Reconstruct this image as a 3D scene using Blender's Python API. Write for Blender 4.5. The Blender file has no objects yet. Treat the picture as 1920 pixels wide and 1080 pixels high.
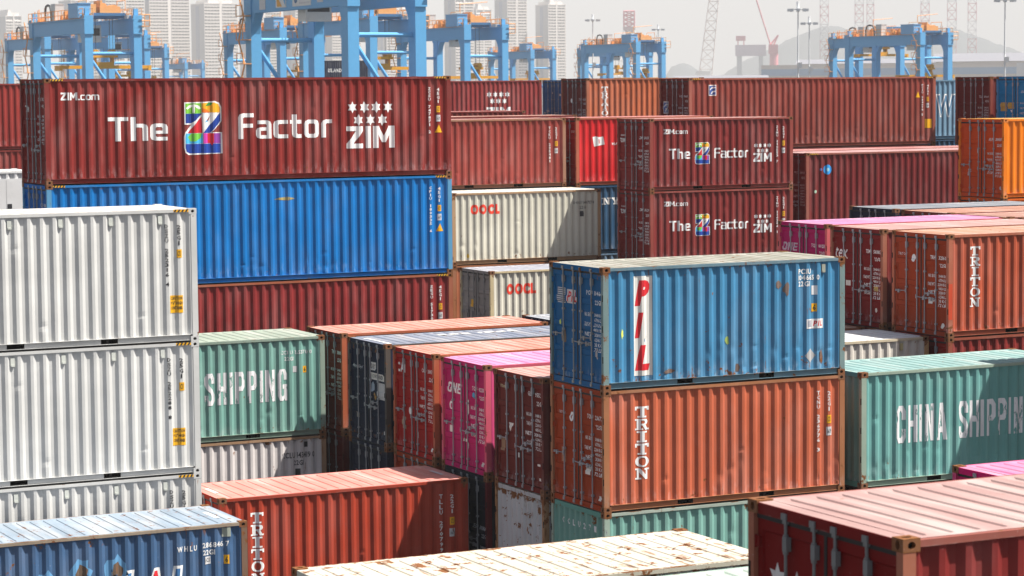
import bpy, bmesh, math, random
from mathutils import Matrix, Vector

# ------------------------------------------------------------------ camera, world, sun, exposure
C = bpy.context.scene
COL = C.collection
R = math.radians
random.seed(7)

CAM = Vector((-25.0356, -45.7859, 14.1645))
YAW, PITCH, ROLL, FPX = 0.463978, -0.0804408, -0.0091039, 4698.6
fw = Vector((math.cos(PITCH)*math.sin(YAW), math.cos(PITCH)*math.cos(YAW), math.sin(PITCH)))
rt = Vector((math.cos(YAW), -math.sin(YAW), 0)); up = rt.cross(fw)
rt, up = math.cos(ROLL)*rt + math.sin(ROLL)*up, -math.sin(ROLL)*rt + math.cos(ROLL)*up
cd = bpy.data.cameras.new('camera'); cam = bpy.data.objects.new('camera', cd); COL.objects.link(cam)
m = Matrix.Identity(4)
for i in range(3):
    m[i][0] = rt[i]; m[i][1] = up[i]; m[i][2] = -fw[i]; m[i][3] = CAM[i]
cam.matrix_world = m
cd.sensor_width = 36; cd.lens = 36*FPX/1920; cd.clip_start = 0.5; cd.clip_end = 30000
cd.dof.use_dof = True; cd.dof.focus_distance = 56; cd.dof.aperture_fstop = 4.0
C.camera = cam

SUN = Vector((0.52, -0.297, 1.0)).normalized()          # direction towards the sun
ELEV = math.asin(SUN.z)
w = bpy.data.worlds.new('World'); C.world = w; w.use_nodes = True
nt = w.node_tree; bg = nt.nodes['Background']
sky = nt.nodes.new('ShaderNodeTexSky'); sky.sky_type = 'NISHITA'; sky.sun_disc = False
sky.sun_elevation = ELEV; sky.sun_rotation = math.atan2(SUN.x, SUN.y)
sky.air_density = 1.0; sky.dust_density = 3.2; sky.ozone_density = 1.0
nt.links.new(sky.outputs[0], bg.inputs[0]); bg.inputs[1].default_value = 0.05
sd = bpy.data.lights.new('sun', 'SUN'); sd.energy = 5.0; sd.angle = R(0.55); sd.color = (1.0, 0.955, 0.88)
so = bpy.data.objects.new('sun', sd); COL.objects.link(so)
so.rotation_euler = SUN.to_track_quat('Z', 'Y').to_euler(); so.location = (0, 0, 200)
C.view_settings.view_transform = 'Standard'; C.view_settings.look = 'None'
C.view_settings.exposure = 1.12; C.view_settings.gamma = 1
C.cycles.max_bounces = 6; C.cycles.diffuse_bounces = 2; C.cycles.glossy_bounces = 2
C.cycles.transparent_max_bounces = 8; C.cycles.volume_bounces = 0

W, H, HC, L20, L40 = 2.438, 2.591, 2.896, 6.058, 12.192

# ------------------------------------------------------------------ helpers
def link(o, parent=None):
    COL.objects.link(o)
    if parent: o.parent = parent
    return o
def thing(name, loc, label, cat, group=None, rz=0):
    o = bpy.data.objects.new(name, None); o.empty_display_size = .3
    o.location = loc; o.rotation_euler = (0, 0, rz); o['label'] = label; o['category'] = cat
    if group: o['group'] = group
    return link(o)
def mobj(name, me, mats, parent=None, loc=None, scale=None, rz=None):
    o = bpy.data.objects.new(name, me)
    if not isinstance(mats, (list, tuple)): mats = [mats]
    while len(me.materials) < len(mats): me.materials.append(None)
    for i, mt in enumerate(mats):
        o.material_slots[i].link = 'OBJECT'; o.material_slots[i].material = mt
    if loc: o.location = loc
    if scale: o.scale = scale
    if rz: o.rotation_euler = (0, 0, rz)
    return link(o, parent)
class MB:
    """collects boxes, bars and faces into one mesh"""
    def __init__(s): s.v = []; s.f = []; s.mi = []
    def face(s, pts, mi=0):
        n = len(s.v); s.v += [tuple(p) for p in pts]; s.f.append(tuple(range(n, n+len(pts)))); s.mi.append(mi)
    def box(s, x0, x1, y0, y1, z0, z1, mi=0):
        n = len(s.v)
        s.v += [(x, y, z) for z in (z0, z1) for y in (y0, y1) for x in (x0, x1)]
        for f in ((0,2,3,1),(4,5,7,6),(0,1,5,4),(2,6,7,3),(0,4,6,2),(1,3,7,5)):
            s.f.append(tuple(n+i for i in f)); s.mi.append(mi)
    def bar(s, a, b, r, n=8, mi=0, r2=None):
        a = Vector(a); b = Vector(b); d = (b-a).normalized()
        u = d.cross(Vector((0,0,1)) if abs(d.z) < .9 else Vector((1,0,0))).normalized(); v = d.cross(u)
        r2 = r if r2 is None else r2; k = len(s.v)
        for p, rr in ((a, r), (b, r2)):
            for i in range(n):
                t = 2*math.pi*i/n
                s.v.append(tuple(p + u*(rr*math.cos(t)) + v*(rr*math.sin(t))))
        for i in range(n):
            j = (i+1) % n
            s.f.append((k+i, k+j, k+n+j, k+n+i)); s.mi.append(mi)
        s.f.append(tuple(k+i for i in range(n))[::-1]); s.mi.append(mi)
        s.f.append(tuple(k+n+i for i in range(n))); s.mi.append(mi)
    def mesh(s, name):
        me = bpy.data.meshes.new(name); me.from_pydata(s.v, [], s.f)
        if any(s.mi): me.polygons.foreach_set('material_index', s.mi)
        me.update(); return me

# ------------------------------------------------------------------ materials
def mathn(nt, op, a, b=None, c=None, clamp=False):
    n = nt.nodes.new('ShaderNodeMath'); n.operation = op; n.use_clamp = clamp
    for i, x in enumerate((a, b, c)):
        if x is None: continue
        if isinstance(x, (int, float)): n.inputs[i].default_value = x
        else: nt.links.new(x, n.inputs[i])
    return n.outputs[0]
def noise(nt, vec, scale, detail=3, rough=.5):
    n = nt.nodes.new('ShaderNodeTexNoise'); n.inputs['Scale'].default_value = scale
    n.inputs['Detail'].default_value = detail; n.inputs['Roughness'].default_value = rough
    nt.links.new(vec, n.inputs['Vector']); return n.outputs['Fac']
def mapping(nt, vec, scale):
    n = nt.nodes.new('ShaderNodeMapping'); n.inputs['Scale'].default_value = scale
    nt.links.new(vec, n.inputs['Vector']); return n.outputs[0]
def mixc(nt, fac, a, b, mode='MIX'):
    n = nt.nodes.new('ShaderNodeMix'); n.data_type = 'RGBA'; n.blend_type = mode
    for i, x in ((0, fac), (6, a), (7, b)):
        if isinstance(x, (int, float)): n.inputs[i].default_value = x
        elif isinstance(x, tuple): n.inputs[i].default_value = (*x, 1)
        else: nt.links.new(x, n.inputs[i])
    return n.outputs[2]
def smooth(nt, x, a, b):
    n = nt.nodes.new('ShaderNodeMapRange'); n.interpolation_type = 'SMOOTHSTEP'
    for i, v in ((0, x), (1, a), (2, b)):
        if isinstance(v, (int, float)): n.inputs[i].default_value = v
        else: nt.links.new(v, n.inputs[i])
    return n.outputs[0]
def coords(nt):
    tc = nt.nodes.new('ShaderNodeTexCoord'); oi = nt.nodes.new('ShaderNodeObjectInfo')
    sc = nt.nodes.new('ShaderNodeVectorMath'); sc.operation = 'SCALE'
    cb = nt.nodes.new('ShaderNodeCombineXYZ')
    for i in range(3): nt.links.new(mathn(nt, 'MULTIPLY', oi.outputs['Random'], (37., 91., 53.)[i]), cb.inputs[i])
    ad = nt.nodes.new('ShaderNodeVectorMath'); ad.operation = 'ADD'
    nt.links.new(tc.outputs['Object'], ad.inputs[0]); nt.links.new(cb.outputs[0], ad.inputs[1])
    return tc, ad.outputs[0]
_mats = {}
def paint(col, rust=.15, dirt=.3, rough=.5, roof=False, fade=(.62, .58, .54), fadeamt=.07, spec=.10):
    key = (col, rust, dirt, rough, roof, fade, fadeamt, spec)
    if key in _mats: return _mats[key]
    m = bpy.data.materials.new('roof_paint' if roof else 'container_paint'); m.use_nodes = True
    nt = m.node_tree; b = nt.nodes['Principled BSDF']
    tc, v = coords(nt)
    big = noise(nt, v, .8, 2); 
    c = mixc(nt, smooth(nt, big, .3, .75), tuple(x*.9 for x in col), tuple(min(1, x*1.06) for x in col))
    # sun-bleached, chalky patches
    c = mixc(nt, mathn(nt, 'MULTIPLY', smooth(nt, noise(nt, mapping(nt, v, (1.2, .5, .5) if not roof else (2.2, .25, 1)), 1.3, 4), .42, .75), fadeamt*(5 if roof else 1)), c, fade)
    # grime streaks running down (or across the roof)
    st = noise(nt, mapping(nt, v, (9, 9, .55) if not roof else (7, .6, 1)), 1.0, 5, .6)
    c = mixc(nt, mathn(nt, 'MULTIPLY', smooth(nt, st, .5, .74), dirt*.24), c, tuple(x*.35+.02 for x in col))
    pt = noise(nt, v, 2.3, 6, .65)
    c = mixc(nt, mathn(nt, 'MULTIPLY', smooth(nt, pt, .55, .72), dirt*.22), c, tuple(x*.45+.045 for x in col))
    # rust: patches plus thin runs
    if rust > 0:
        rc = mixc(nt, noise(nt, v, 21, 3), (.075, .026, .012), (.30, .125, .045))
        r1 = noise(nt, v, 4.2, 9, .68); r2 = noise(nt, mapping(nt, v, (6, 6, .8) if not roof else (4, .8, 1)), 1.7, 7, .65)
        th = .715 - .22*rust
        if not roof:
            sz = nt.nodes.new('ShaderNodeSeparateXYZ'); nt.links.new(tc.outputs['Generated'], sz.inputs[0])
            low = smooth(nt, sz.outputs[2], .16, .0); edge = mathn(nt, 'MAXIMUM', low, smooth(nt, sz.outputs[2], .90, 1.0))
            r1 = mathn(nt, 'ADD', r1, mathn(nt, 'MULTIPLY', edge, .05+.09*rust)); r2 = mathn(nt, 'ADD', r2, mathn(nt, 'MULTIPLY', edge, .03+.07*rust))
            sc_ = noise(nt, mapping(nt, v, (3.5, 3.5, 1.4)), 2.0, 6, .7)
            c = mixc(nt, mathn(nt, 'MULTIPLY', mathn(nt, 'MULTIPLY', smooth(nt, sc_, .47, .66), low), .28+dirt*.35), c, tuple(x*.5+.30 for x in col))
        rf = mathn(nt, 'MAXIMUM', smooth(nt, r1, th, th+.035), mathn(nt, 'MULTIPLY', smooth(nt, r2, th+.005, th+.09), .75))
        c = mixc(nt, rf, c, rc)
        ch = noise(nt, v, 26, 4, .6)
        c = mixc(nt, mathn(nt, 'MULTIPLY', smooth(nt, ch, .70-.05*rust, .73-.05*rust), .55), c, tuple(min(.75, x*.6+.22) for x in col))
    nt.links.new(c, b.inputs['Base Color'])
    b.inputs['Specular IOR Level'].default_value = spec
    nt.links.new(mathn(nt, 'ADD', mathn(nt, 'MULTIPLY', pt, .35), rough-.15), b.inputs['Roughness'])
    bp = nt.nodes.new('ShaderNodeBump'); bp.inputs['Strength'].default_value = .35; bp.inputs['Distance'].default_value = .02
    nt.links.new(mathn(nt, 'ADD', noise(nt, v, 2.2, 2), mathn(nt, 'MULTIPLY', r1 if rust > 0 else pt, .25)), bp.inputs['Height'])
    nt.links.new(bp.outputs[0], b.inputs['Normal'])
    _mats[key] = m; return m
def plain(name, col, rough=.55, metal=0, spec=.35, var=.12):
    key = (name, col, rough, metal)
    if key in _mats: return _mats[key]
    m = bpy.data.materials.new(name); m.use_nodes = True; nt = m.node_tree; b = nt.nodes['Principled BSDF']
    tc, v = coords(nt)
    c = mixc(nt, noise(nt, v, 3, 5), tuple(x*(1-var) for x in col), tuple(min(1, x*(1+var)) for x in col))
    nt.links.new(c, b.inputs['Base Color']); b.inputs['Roughness'].default_value = rough
    b.inputs['Metallic'].default_value = metal; b.inputs['Specular IOR Level'].default_value = spec
    _mats[key] = m; return m
def letter_paint(col, wear=0.0):
    key = ('lett', col, wear)
    if key in _mats: return _mats[key]
    m = bpy.data.materials.new('sign_paint'); m.use_nodes = True; nt = m.node_tree; b = nt.nodes['Principled BSDF']
    tc, v = coords(nt)
    c = mixc(nt, smooth(nt, noise(nt, mapping(nt, v, (8, 8, .8)), 1.2, 5), .4, .8), col, tuple(x*.78 for x in col))
    nt.links.new(c, b.inputs['Base Color']); b.inputs['Roughness'].default_value = .55; b.inputs['Specular IOR Level'].default_value = .3
    if wear > 0:
        a = noise(nt, mapping(nt, v, (5, 5, 1.6)), 1.6, 8, .68)
        t = .28 + .155*wear
        nt.links.new(smooth(nt, a, t, t+.03), b.inputs['Alpha'])
    _mats[key] = m; return m

WHITE = letter_paint((.78, .78, .77)); WHITEW = letter_paint((.74, .74, .75), .75); BLACK = letter_paint((.03, .03, .035)); BLACKW = letter_paint((.05, .05, .055), .55)
YEL = letter_paint((.78, .40, .012)); REDL = letter_paint((.62, .02, .03)); GREYW = letter_paint((.55, .55, .56), .35); OFFW = letter_paint((.72, .70, .66), .25)
CASTM = lambda: paint((.20, .085, .04), .75, .6, .7)
HOLE = plain('dark_interior', (.004, .004, .004), .9)
GALV = plain('galvanised_steel', (.30, .31, .33), .5, .2)
GREYBAR = plain('grey_painted_steel', (.16, .165, .17), .5)
GASK = plain('rubber', (.012, .012, .013), .7)
FLOORM = plain('under_steel', (.03, .028, .026), .8)

# ------------------------------------------------------------------ container meshes (cached, shared)
_cache = {}
def cached(fn):
    def g(*a):
        k = (fn.__name__,)+a
        if k not in _cache: _cache[k] = fn(*a)
        return _cache[k]
    return g
PX = .135                       # corner post width along the side
PO, PI = .010, .051             # outer and inner flats of the side panel, depth from the face
def folds(L):
    n = round((L-2*PX)/.278); p = (L-2*PX)/n; x = -L/2+PX; out = []
    for k in range(n):
        for t, d in ((0, PO), (.115, PO), (.385, PI), (.615, PI), (.885, PO)):
            out.append((x+(k+t)*p, d))
    out.append((L/2-PX, PO)); return out
def depth_at(fl, x):
    if x <= fl[0][0]: return fl[0][1] if x > fl[0][0]-.01 else .004
    if x >= fl[-1][0]: return .004
    lo, hi = 0, len(fl)-1
    while hi-lo > 1:
        mid = (lo+hi)//2
        if fl[mid][0] <= x: lo = mid
        else: hi = mid
    a, b = fl[lo], fl[hi]
    return a[1]+(b[1]-a[1])*(x-a[0])/max(1e-9, b[0]-a[0])
@cached
def me_side(L, h, dents):
    b = MB(); fl = folds(L); z0, z1 = .155, h-.07
    if not dents:
        for (xa, da), (xb, db) in zip(fl, fl[1:]):
            if xb-xa < 1e-6: continue
            b.face([(xa, -W/2+da, z0), (xb, -W/2+db, z0), (xb, -W/2+db, z1), (xa, -W/2+da, z1)])
        return b.mesh('side_panel')
    rnd = random.Random(dents*97+int(L*10)+int(h*1000))
    D = []
    for i in range(dents*4):
        zz = rnd.choice((rnd.uniform(.25, .75), rnd.uniform(.25, .75), rnd.uniform(.3, h-.4)))
        D.append((rnd.choice([f for f in fl if f[1] == PO])[0], zz, rnd.uniform(.03, .09), rnd.uniform(.04, .13), rnd.uniform(.008, .02)))
    nz = 48; zs = [z0+(z1-z0)*k/nz for k in range(nz+1)]
    wav = [rnd.uniform(0, 6.28) for _ in range(4)]
    fl = [f for i, f in enumerate(fl) if i == 0 or f[0]-fl[i-1][0] > 1e-6]
    def off(x, z):
        e = .0028+.0016*math.sin(1.3*x+wav[0])*math.sin(2.1*z+wav[1])+.0009*math.sin(4.1*x+wav[2])*math.sin(3.3*z+wav[3])
        for (dx, dz, rx, rz, a) in D:
            t = ((x-dx)/rx)**2+((z-dz)/rz)**2
            if t < 6: e += a*math.exp(-t)
        k = min(1, (z-z0)/.15, (z1-z)/.15); return e*max(0, k)
    vs = [(x, -W/2+d+off(x, z), z) for z in zs for (x, d) in fl]
    n = len(fl)
    fs = [(j*n+i, j*n+i+1, (j+1)*n+i+1, (j+1)*n+i) for j in range(nz) for i in range(n-1)]
    me = bpy.data.meshes.new('side_panel'); me.from_pydata(vs, [], fs); me.update(); return me
@cached
def me_top_rail(L, h):
    b = MB(); b.box(-L/2+.178, L/2-.178, -W/2, -W/2+.060, h-.080, h-.020); return b.mesh('top_rail')
@cached
def me_bottom_rail(L, fork):
    b = MB(); x0, x1 = -L/2+.178, L/2-.178; y = -W/2
    b.box(x0, x1, y, y+.075, .150, .158); b.box(x0, x1, y+.012, y+.07, .030, .038)
    segs = [(x0, x1)]
    if fork:
        segs = [(x0, -1.205), (-.845, .845), (1.205, x1)]
        for c in (-1.025, 1.025):
            b.box(c-.18, c+.18, y+.30, y+.31, .02, .150, 1)
            b.box(c-.188, c-.18, y+.046, y+.30, .02, .150, 1); b.box(c+.18, c+.188, y+.046, y+.30, .02, .150, 1)
    for a, c in segs: b.box(a, c, y+.050, y+.056, .038, .150)
    return b.mesh('bottom_rail')
@cached
def me_post(L, h):
    b = MB(); x, y = -L/2, -W/2
    b.box(x+.004, x+PX, y+.003, y+.10, .116, h-.116)
    for z in (h*.25, h*.5, h*.75): b.box(x-.0, x+.03, y+.012, y+.045, z-.07, z+.07, 1)
    return b.mesh('corner_post')
@cached
def me_roof(L, h, near=0):
    x0, x1 = -L/2+.178, L/2-.178; n = max(3, round((x1-x0)/.285)); p = (x1-x0)/n
    hi, lo = h-.016, h-(.031 if near else .033); r_ = .05 if near else .09
    xs = [(x0, hi)]
    for k in range(n):
        a = x0+k*p
        xs += [(a+p*.20, hi), (a+p*(.20+r_), lo), (a+p*.60, lo), (a+p*(.60+r_), hi)]
    xs.append((x1, hi))
    ya = [-W/2+.055, -W/2+.15, -W/2+.20, -.6, 0, .6, W/2-.20, W/2-.15, W/2-.055]
    vs = []; fs = []
    rnd = random.Random(int(L*100))
    for j, y in enumerate(ya):
        for x, z in xs:
            inner = 2 <= j <= len(ya)-3
            sag = .006*math.sin(x*2.1+1)*math.cos(y*1.2) if inner else 0
            vs.append((x, y, (z if inner else hi)+sag))
    nx = len(xs)
    for j in range(len(ya)-1):
        for i in range(nx-1): fs.append((j*nx+i, j*nx+i+1, (j+1)*nx+i+1, (j+1)*nx+i))
    k = len(vs)
    for s in (-1, 1):                       # end strips between the castings
        a, c = (-L/2+.02, x0) if s < 0 else (x1, L/2-.02)
        vs += [(a, -W/2+.162, hi), (c, -W/2+.162, hi), (c, W/2-.162, hi), (a, W/2-.162, hi)]
        fs.append((k, k+1, k+2, k+3)); k += 4
    me = bpy.data.meshes.new('roof_panel'); me.from_pydata(vs, [], fs); me.update(); return me
@cached
def me_front(L, h):
    b = MB(); x = -L/2; n = 9; y0, y1 = -W/2+.10, W/2-.10; p = (y1-y0)/n; pts = []
    for k in range(n):
        for t, d in ((.0, .03), (.2, .03), (.42, .085), (.72, .085), (.94, .03)): pts.append((y0+(k+t)*p, d))
    pts.append((y1, .03))
    for (ya, da), (yb, db) in zip(pts, pts[1:]):
        b.face([(x+db, yb, .13), (x+da, ya, .13), (x+da, ya, h-.11), (x+db, yb, h-.11)])
    return b.mesh('front_panel')
@cached
def me_header(L, h):
    b = MB(); b.box(-L/2+.012, -L/2+.10, -W/2+.162, W/2-.162, h-.120, h-.018); return b.mesh('door_header')
@cached
def me_sill(L):
    b = MB(); b.box(-L/2+.012, -L/2+.10, -W/2+.162, W/2-.162, .012, .130); return b.mesh('door_sill')
@cached
def me_gasket(L, h):
    b = MB(); x = -L/2+.085; y = W/2-.102
    b.box(x, x+.03, -y, y, .128, h-.118)
    b.box(x-.045, x, -y, y, h-.168, h-.124); b.box(x-.045, x, -.022, .022, .14, h-.168)
    return b.mesh('door_gasket')
DX = .048                                    # door leaf front, depth from the end face
def door_bands(h):
    z0, z1 = .145, h-.165; a, c = z0+.10, z1-.10; n = 5 if h > 2.7 else 4; g = .10
    s = (c-a-(n-1)*g)/n; out = [(z0, 0)]
    for k in range(n):
        b0 = a+k*(s+g); out += [(b0, 0), (b0+.025, .024), (b0+s-.025, .024), (b0+s, 0)]
    out.append((z1, 0)); return out
@cached
def me_door(L, h, side):
    zs = door_bands(h); x = -L/2+DX
    ya, yb = (-W/2+.105, -.012) if side < 0 else (.012, W/2-.105)
    ys = [(ya, 0), (ya+.07, 0), (ya+.085, 1), (yb-.085, 1), (yb-.07, 0), (yb, 0)]
    vs = [(x+d*k, y, z) for z, d in zs for y, k in ys]; n = len(ys)
    fs = [(j*n+i+1, j*n+i, (j+1)*n+i, (j+1)*n+i+1) for j in range(len(zs)-1) for i in range(n-1)]
    b = len(vs); q = x+.02                   # returned edges give the leaf its thickness
    zl, zh = zs[0][0], zs[-1][0]
    vs += [(x, ya, zl), (x, yb, zl), (x, yb, zh), (x, ya, zh), (q, ya, zl), (q, yb, zl), (q, yb, zh), (q, ya, zh)]
    for i in range(4):
        j = (i+1) % 4; fs.append((b+i, b+j, b+4+j, b+4+i))
    me = bpy.data.meshes.new('door'); me.from_pydata(vs, [], fs); me.update(); return me
@cached
def me_bar(h):
    b = MB(); r = .0155
    b.bar((0, 0, .05), (0, 0, h-.06), r, 8)
    for z, s in ((.07, 1), (h-.085, -1)):
        b.box(-.028, .028, -.04, .04, z-.03, z+.03)
        b.box(-.018, .030, -.03, .03, z+s*.05-.015, z+s*.05+.015)
    for z in (.30, h*.45, h*.62): b.box(-.020, .030, -.032, .032, z-.022, z+.022)
    b.box(-.024, .030, -.042, .022, h-.40, h-.27); b.bar((0, 0, h-.43), (0, 0, h-.25), .026, 8)
    return b.mesh('locking_bar')
@cached
def me_handle(sgn):
    b = MB(); b.box(-.03, .0, -.02, .02, 1.02, 1.12); b.bar((-.022, 0, 1.07), (-.026, sgn*.42, 1.05), .011, 6)
    b.box(-.035, -.0, sgn*.30-.03, sgn*.30+.03, 1.0, 1.09); b.box(-.03, .0, sgn*.42-.02, sgn*.42+.02, 1.03, 1.08)
    return b.mesh('handle')
@cached
def me_hinge():
    b = MB(); b.box(-.012, .02, -.055, .055, -.05, .05); b.bar((-.012, 0, -.06), (-.012, 0, .06), .014, 6); return b.mesh('hinge')
@cached
def me_casting():
    bm = bmesh.new(); dx, dy, dz = .178, .162, .118
    def plate(P, a, c, ra, rc, n=12):
        outer = [(0, 0), (a, 0), (a, c), (0, c)]
        vo = [bm.verts.new(P(u, v, 0)) for u, v in outer]
        hole = [(a/2+ra*math.cos(2*math.pi*i/n), c/2+rc*math.sin(2*math.pi*i/n)) for i in range(n)]
        vh = [bm.verts.new(P(u, v, 0)) for u, v in hole]; vi = [bm.verts.new(P(u, v, .05)) for u, v in hole]
        es = [bm.edges.new((vo[i], vo[(i+1) % 4])) for i in range(4)]+[bm.edges.new((vh[i], vh[(i+1) % n])) for i in range(n)]
        bmesh.ops.triangle_fill(bm, use_beauty=True, edges=es)
        for i in range(n):
            j = (i+1) % n; f = bm.faces.new((vh[i], vh[j], vi[j], vi[i])); f.material_index = 0
        bm.faces.new(vi).material_index = 1
    plate(lambda u, v, d: (u, d, -v), dx, dz, .040, .033)
    plate(lambda u, v, d: (d, u, -v), dy, dz, .032, .040)
    plate(lambda u, v, d: (u, v, -d), dx, dy, .050, .032)
    for q in (((dx,0,0),(dx,dy,0),(dx,dy,-dz),(dx,0,-dz)), ((0,dy,0),(dx,dy,0),(dx,dy,-dz),(0,dy,-dz)), ((0,0,-dz),(dx,0,-dz),(dx,dy,-dz),(0,dy,-dz))):
        bm.faces.new([bm.verts.new(p) for p in q])
    bmesh.ops.recalc_face_normals(bm, faces=bm.faces[:])
    me = bpy.data.meshes.new('corner_casting'); bm.to_mesh(me); bm.free(); return me
@cached
def me_floor(L):
    b = MB(); b.box(-L/2+.18, L/2-.18, -W/2+.085, W/2-.085, .125, .165)
    for k in range(int(L/.6)): x = -L/2+.4+k*.6; b.box(x, x+.06, -W/2+.085, W/2-.085, .02, .125)
    return b.mesh('floor_frame')
@cached
def me_vent():
    b = MB(); b.box(-.045, .045, -.028, 0, -.09, .09); b.box(-.03, .03, -.035, -.028, -.09, -.05); return b.mesh('vent')

def snap_out(x, L):
    fl = folds(L); c = [fl[i][0]+L/2 for i in range(1, len(fl)-1) if fl[i-1][1] == fl[i][1] == fl[i+1][1] == PO]
    return min(c, key=lambda q: abs(q-x))
def snap(x, L):
    fl = folds(L); c = [(fl[i][0]+fl[i+1][0])/2+L/2 for i in range(len(fl)-1) if fl[i][1] == PI and fl[i+1][1] == PI]
    return min(c, key=lambda q: abs(q-x))
class Box: pass
def container(x0, y0, zb, L, h, col, label, roof=None, rust=.15, dirt=.3, doors='W', det=2, post=None, door=None, bars=None, fork=True, cat='shipping container', group=None, dents=1, rail=None, casting=None, fade=.07, rough=.5, near=0):
    t = thing('shipping_container', (x0+L/2, y0+W/2, zb), label, cat, group)
    s = Box(); s.t = t; s.L = L; s.h = h; s.col = col; s.doorobj = {}
    pm = paint(col, rust, dirt, rough, fadeamt=fade); rm = paint(tuple(min(.62, q*1.4) for q in roof) if roof else tuple(c*.6+.1 for c in col), min(1, rust+.18), dirt+.25, .65, True)
    fm = paint(post or col, min(1, rust+.22), dirt+.1, .55); rl = paint(rail or post or col, min(1, rust+.12), dirt, .5)
    dq = door or col; dl = sum(dq)/3; dm = paint(tuple(max(.006, (dl+(x-dl)*1.22)*.86) for x in dq), rust, dirt*.6, .6, spec=.06, fadeamt=.02); bm_ = bars or GALV  # door ends and frames darkened, more saturated: deep end-face shade put into the paint
    s.side = mobj('side_panel', me_side(L, h, dents if det else 0), pm, t); mobj('side_panel', me_side(L, h, 0), pm, t, rz=math.pi)
    mobj('roof_panel', me_roof(L, h, near), rm, t)
    for k in (0, 1):
        r_ = math.pi*k
        mobj('top_rail', me_top_rail(L, h), rl, t, rz=r_); mobj('bottom_rail', me_bottom_rail(L, fork and L < 7), [rl, HOLE], t, rz=r_)
    for sx in (1, -1):
        for sy in (1, -1):
            mobj('corner_post', me_post(L, h), [fm, HOLE], t, scale=(sx, sy, 1) if (sx, sy) != (1, 1) else None)
            for sz in ((1, -1) if det else ()):
                mobj('corner_casting', me_casting(), [casting or CASTM(), HOLE], t, loc=(-sx*L/2, -sy*W/2, h if sz > 0 else 0), scale=(sx, sy, sz))
    mobj('floor_frame', me_floor(L), FLOORM, t)
    rd = 0 if doors == 'W' else math.pi
    mobj('front_panel', me_front(L, h), pm, t, rz=math.pi-rd)
    for r_ in ((0, math.pi) if det else ()):
        mobj('door_header', me_header(L, h), dm, t, rz=r_); mobj('door_sill', me_sill(L), dm, t, rz=r_)
    if det:
        mobj('door_gasket', me_gasket(L, h), GASK, t, rz=rd)
        for sd_ in (-1, 1):
            d = mobj('door', me_door(L, h, sd_), dm, t, rz=rd); s.doorobj[sd_] = d
            for yy in ((-.66, -.18) if sd_ < 0 else (.15, .61)):
                mobj('locking_bar', me_bar(h), bm_, d, loc=(-L/2+.022, yy, 0))
                mobj('handle', me_handle(1 if sd_*(-1) > 0 and yy < -.3 else (-1 if yy < 0 else (1 if yy > .4 else -1))), bm_, d, loc=(-L/2+.02, yy, 0 if abs(yy) > .3 else -.12))
            if det > 1:
                for z in (.35, h*.4, h*.63, h-.38): mobj('hinge', me_hinge(), dm, d, loc=(-L/2+.035, sd_*(W/2-.11), z))
    else:
        mobj('front_panel', me_front(L, h), pm, t, rz=rd)
    return s

# ------------------------------------------------------------------ lettering
_tx = {}
def text_geo(s, bold=0.0, shear=0.0, res=3, gap=.085):
    """a word laid out letter by letter (letters never overlap)"""
    if len(s) == 1: return glyph(s, bold, shear, res)
    V = []; F = []; x = 0
    for c in s:
        if c == ' ': x += .26; continue
        v, f = glyph(c, bold, shear, res)
        lo = min(p[0] for p in v); hi = max(p[0] for p in v); n = len(V)
        V += [(p[0]-lo+x, p[1]) for p in v]; F += [tuple(i+n for i in q) for q in f]; x += hi-lo+gap
    return V, F
def glyph(s, bold=0.0, shear=0.0, res=3):
    if s in 'aeg%@': bold = min(bold, .022)
    k = (s, bold, shear, res)
    if k not in _tx:
        cu = bpy.data.curves.new('t', 'FONT'); cu.body = s; cu.size = 1; cu.offset = bold; cu.shear = shear; cu.resolution_u = res
        cu.dimensions = '2D'; cu.fill_mode = 'BOTH'
        o = bpy.data.objects.new('t', cu); COL.objects.link(o)
        me = bpy.data.meshes.new_from_object(o.evaluated_get(bpy.context.evaluated_depsgraph_get()))
        _tx[k] = ([(v.co.x, v.co.y) for v in me.vertices], [tuple(p.vertices) for p in me.polygons])
        bpy.data.meshes.remove(me); bpy.data.objects.remove(o); bpy.data.curves.remove(cu)
    return _tx[k]
def poly_geo(loops):
    k = ('p', tuple(tuple(l) for l in loops))
    if k not in _tx:
        cu = bpy.data.curves.new('p', 'CURVE'); cu.dimensions = '2D'; cu.fill_mode = 'BOTH'
        for l in loops:
            sp = cu.splines.new('POLY'); sp.points.add(len(l)-1); sp.use_cyclic_u = True
            for i, (x, y) in enumerate(l): sp.points[i].co = (x, y, 0, 1)
        o = bpy.data.objects.new('p', cu); COL.objects.link(o)
        me = bpy.data.meshes.new_from_object(o.evaluated_get(bpy.context.evaluated_depsgraph_get()))
        _tx[k] = ([(v.co.x, v.co.y) for v in me.vertices], [tuple(p.vertices) for p in me.polygons])
        bpy.data.meshes.remove(me); bpy.data.objects.remove(o); bpy.data.curves.remove(cu)
    return _tx[k]
def fit(geo, x0, z0, w, h):
    v, f = geo
    xs = [p[0] for p in v]; ys = [p[1] for p in v]; ax, bx, ay, by = min(xs), max(xs), min(ys), max(ys)
    sx = w/max(1e-6, bx-ax); sy = h/max(1e-6, by-ay)
    return [(x0+(p[0]-ax)*sx, z0+(p[1]-ay)*sy) for p in v], f
def join(gs):
    V = []; F = []
    for v, f in gs:
        n = len(V); V += v; F += [tuple(i+n for i in q) for q in f]
    return V, F
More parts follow.
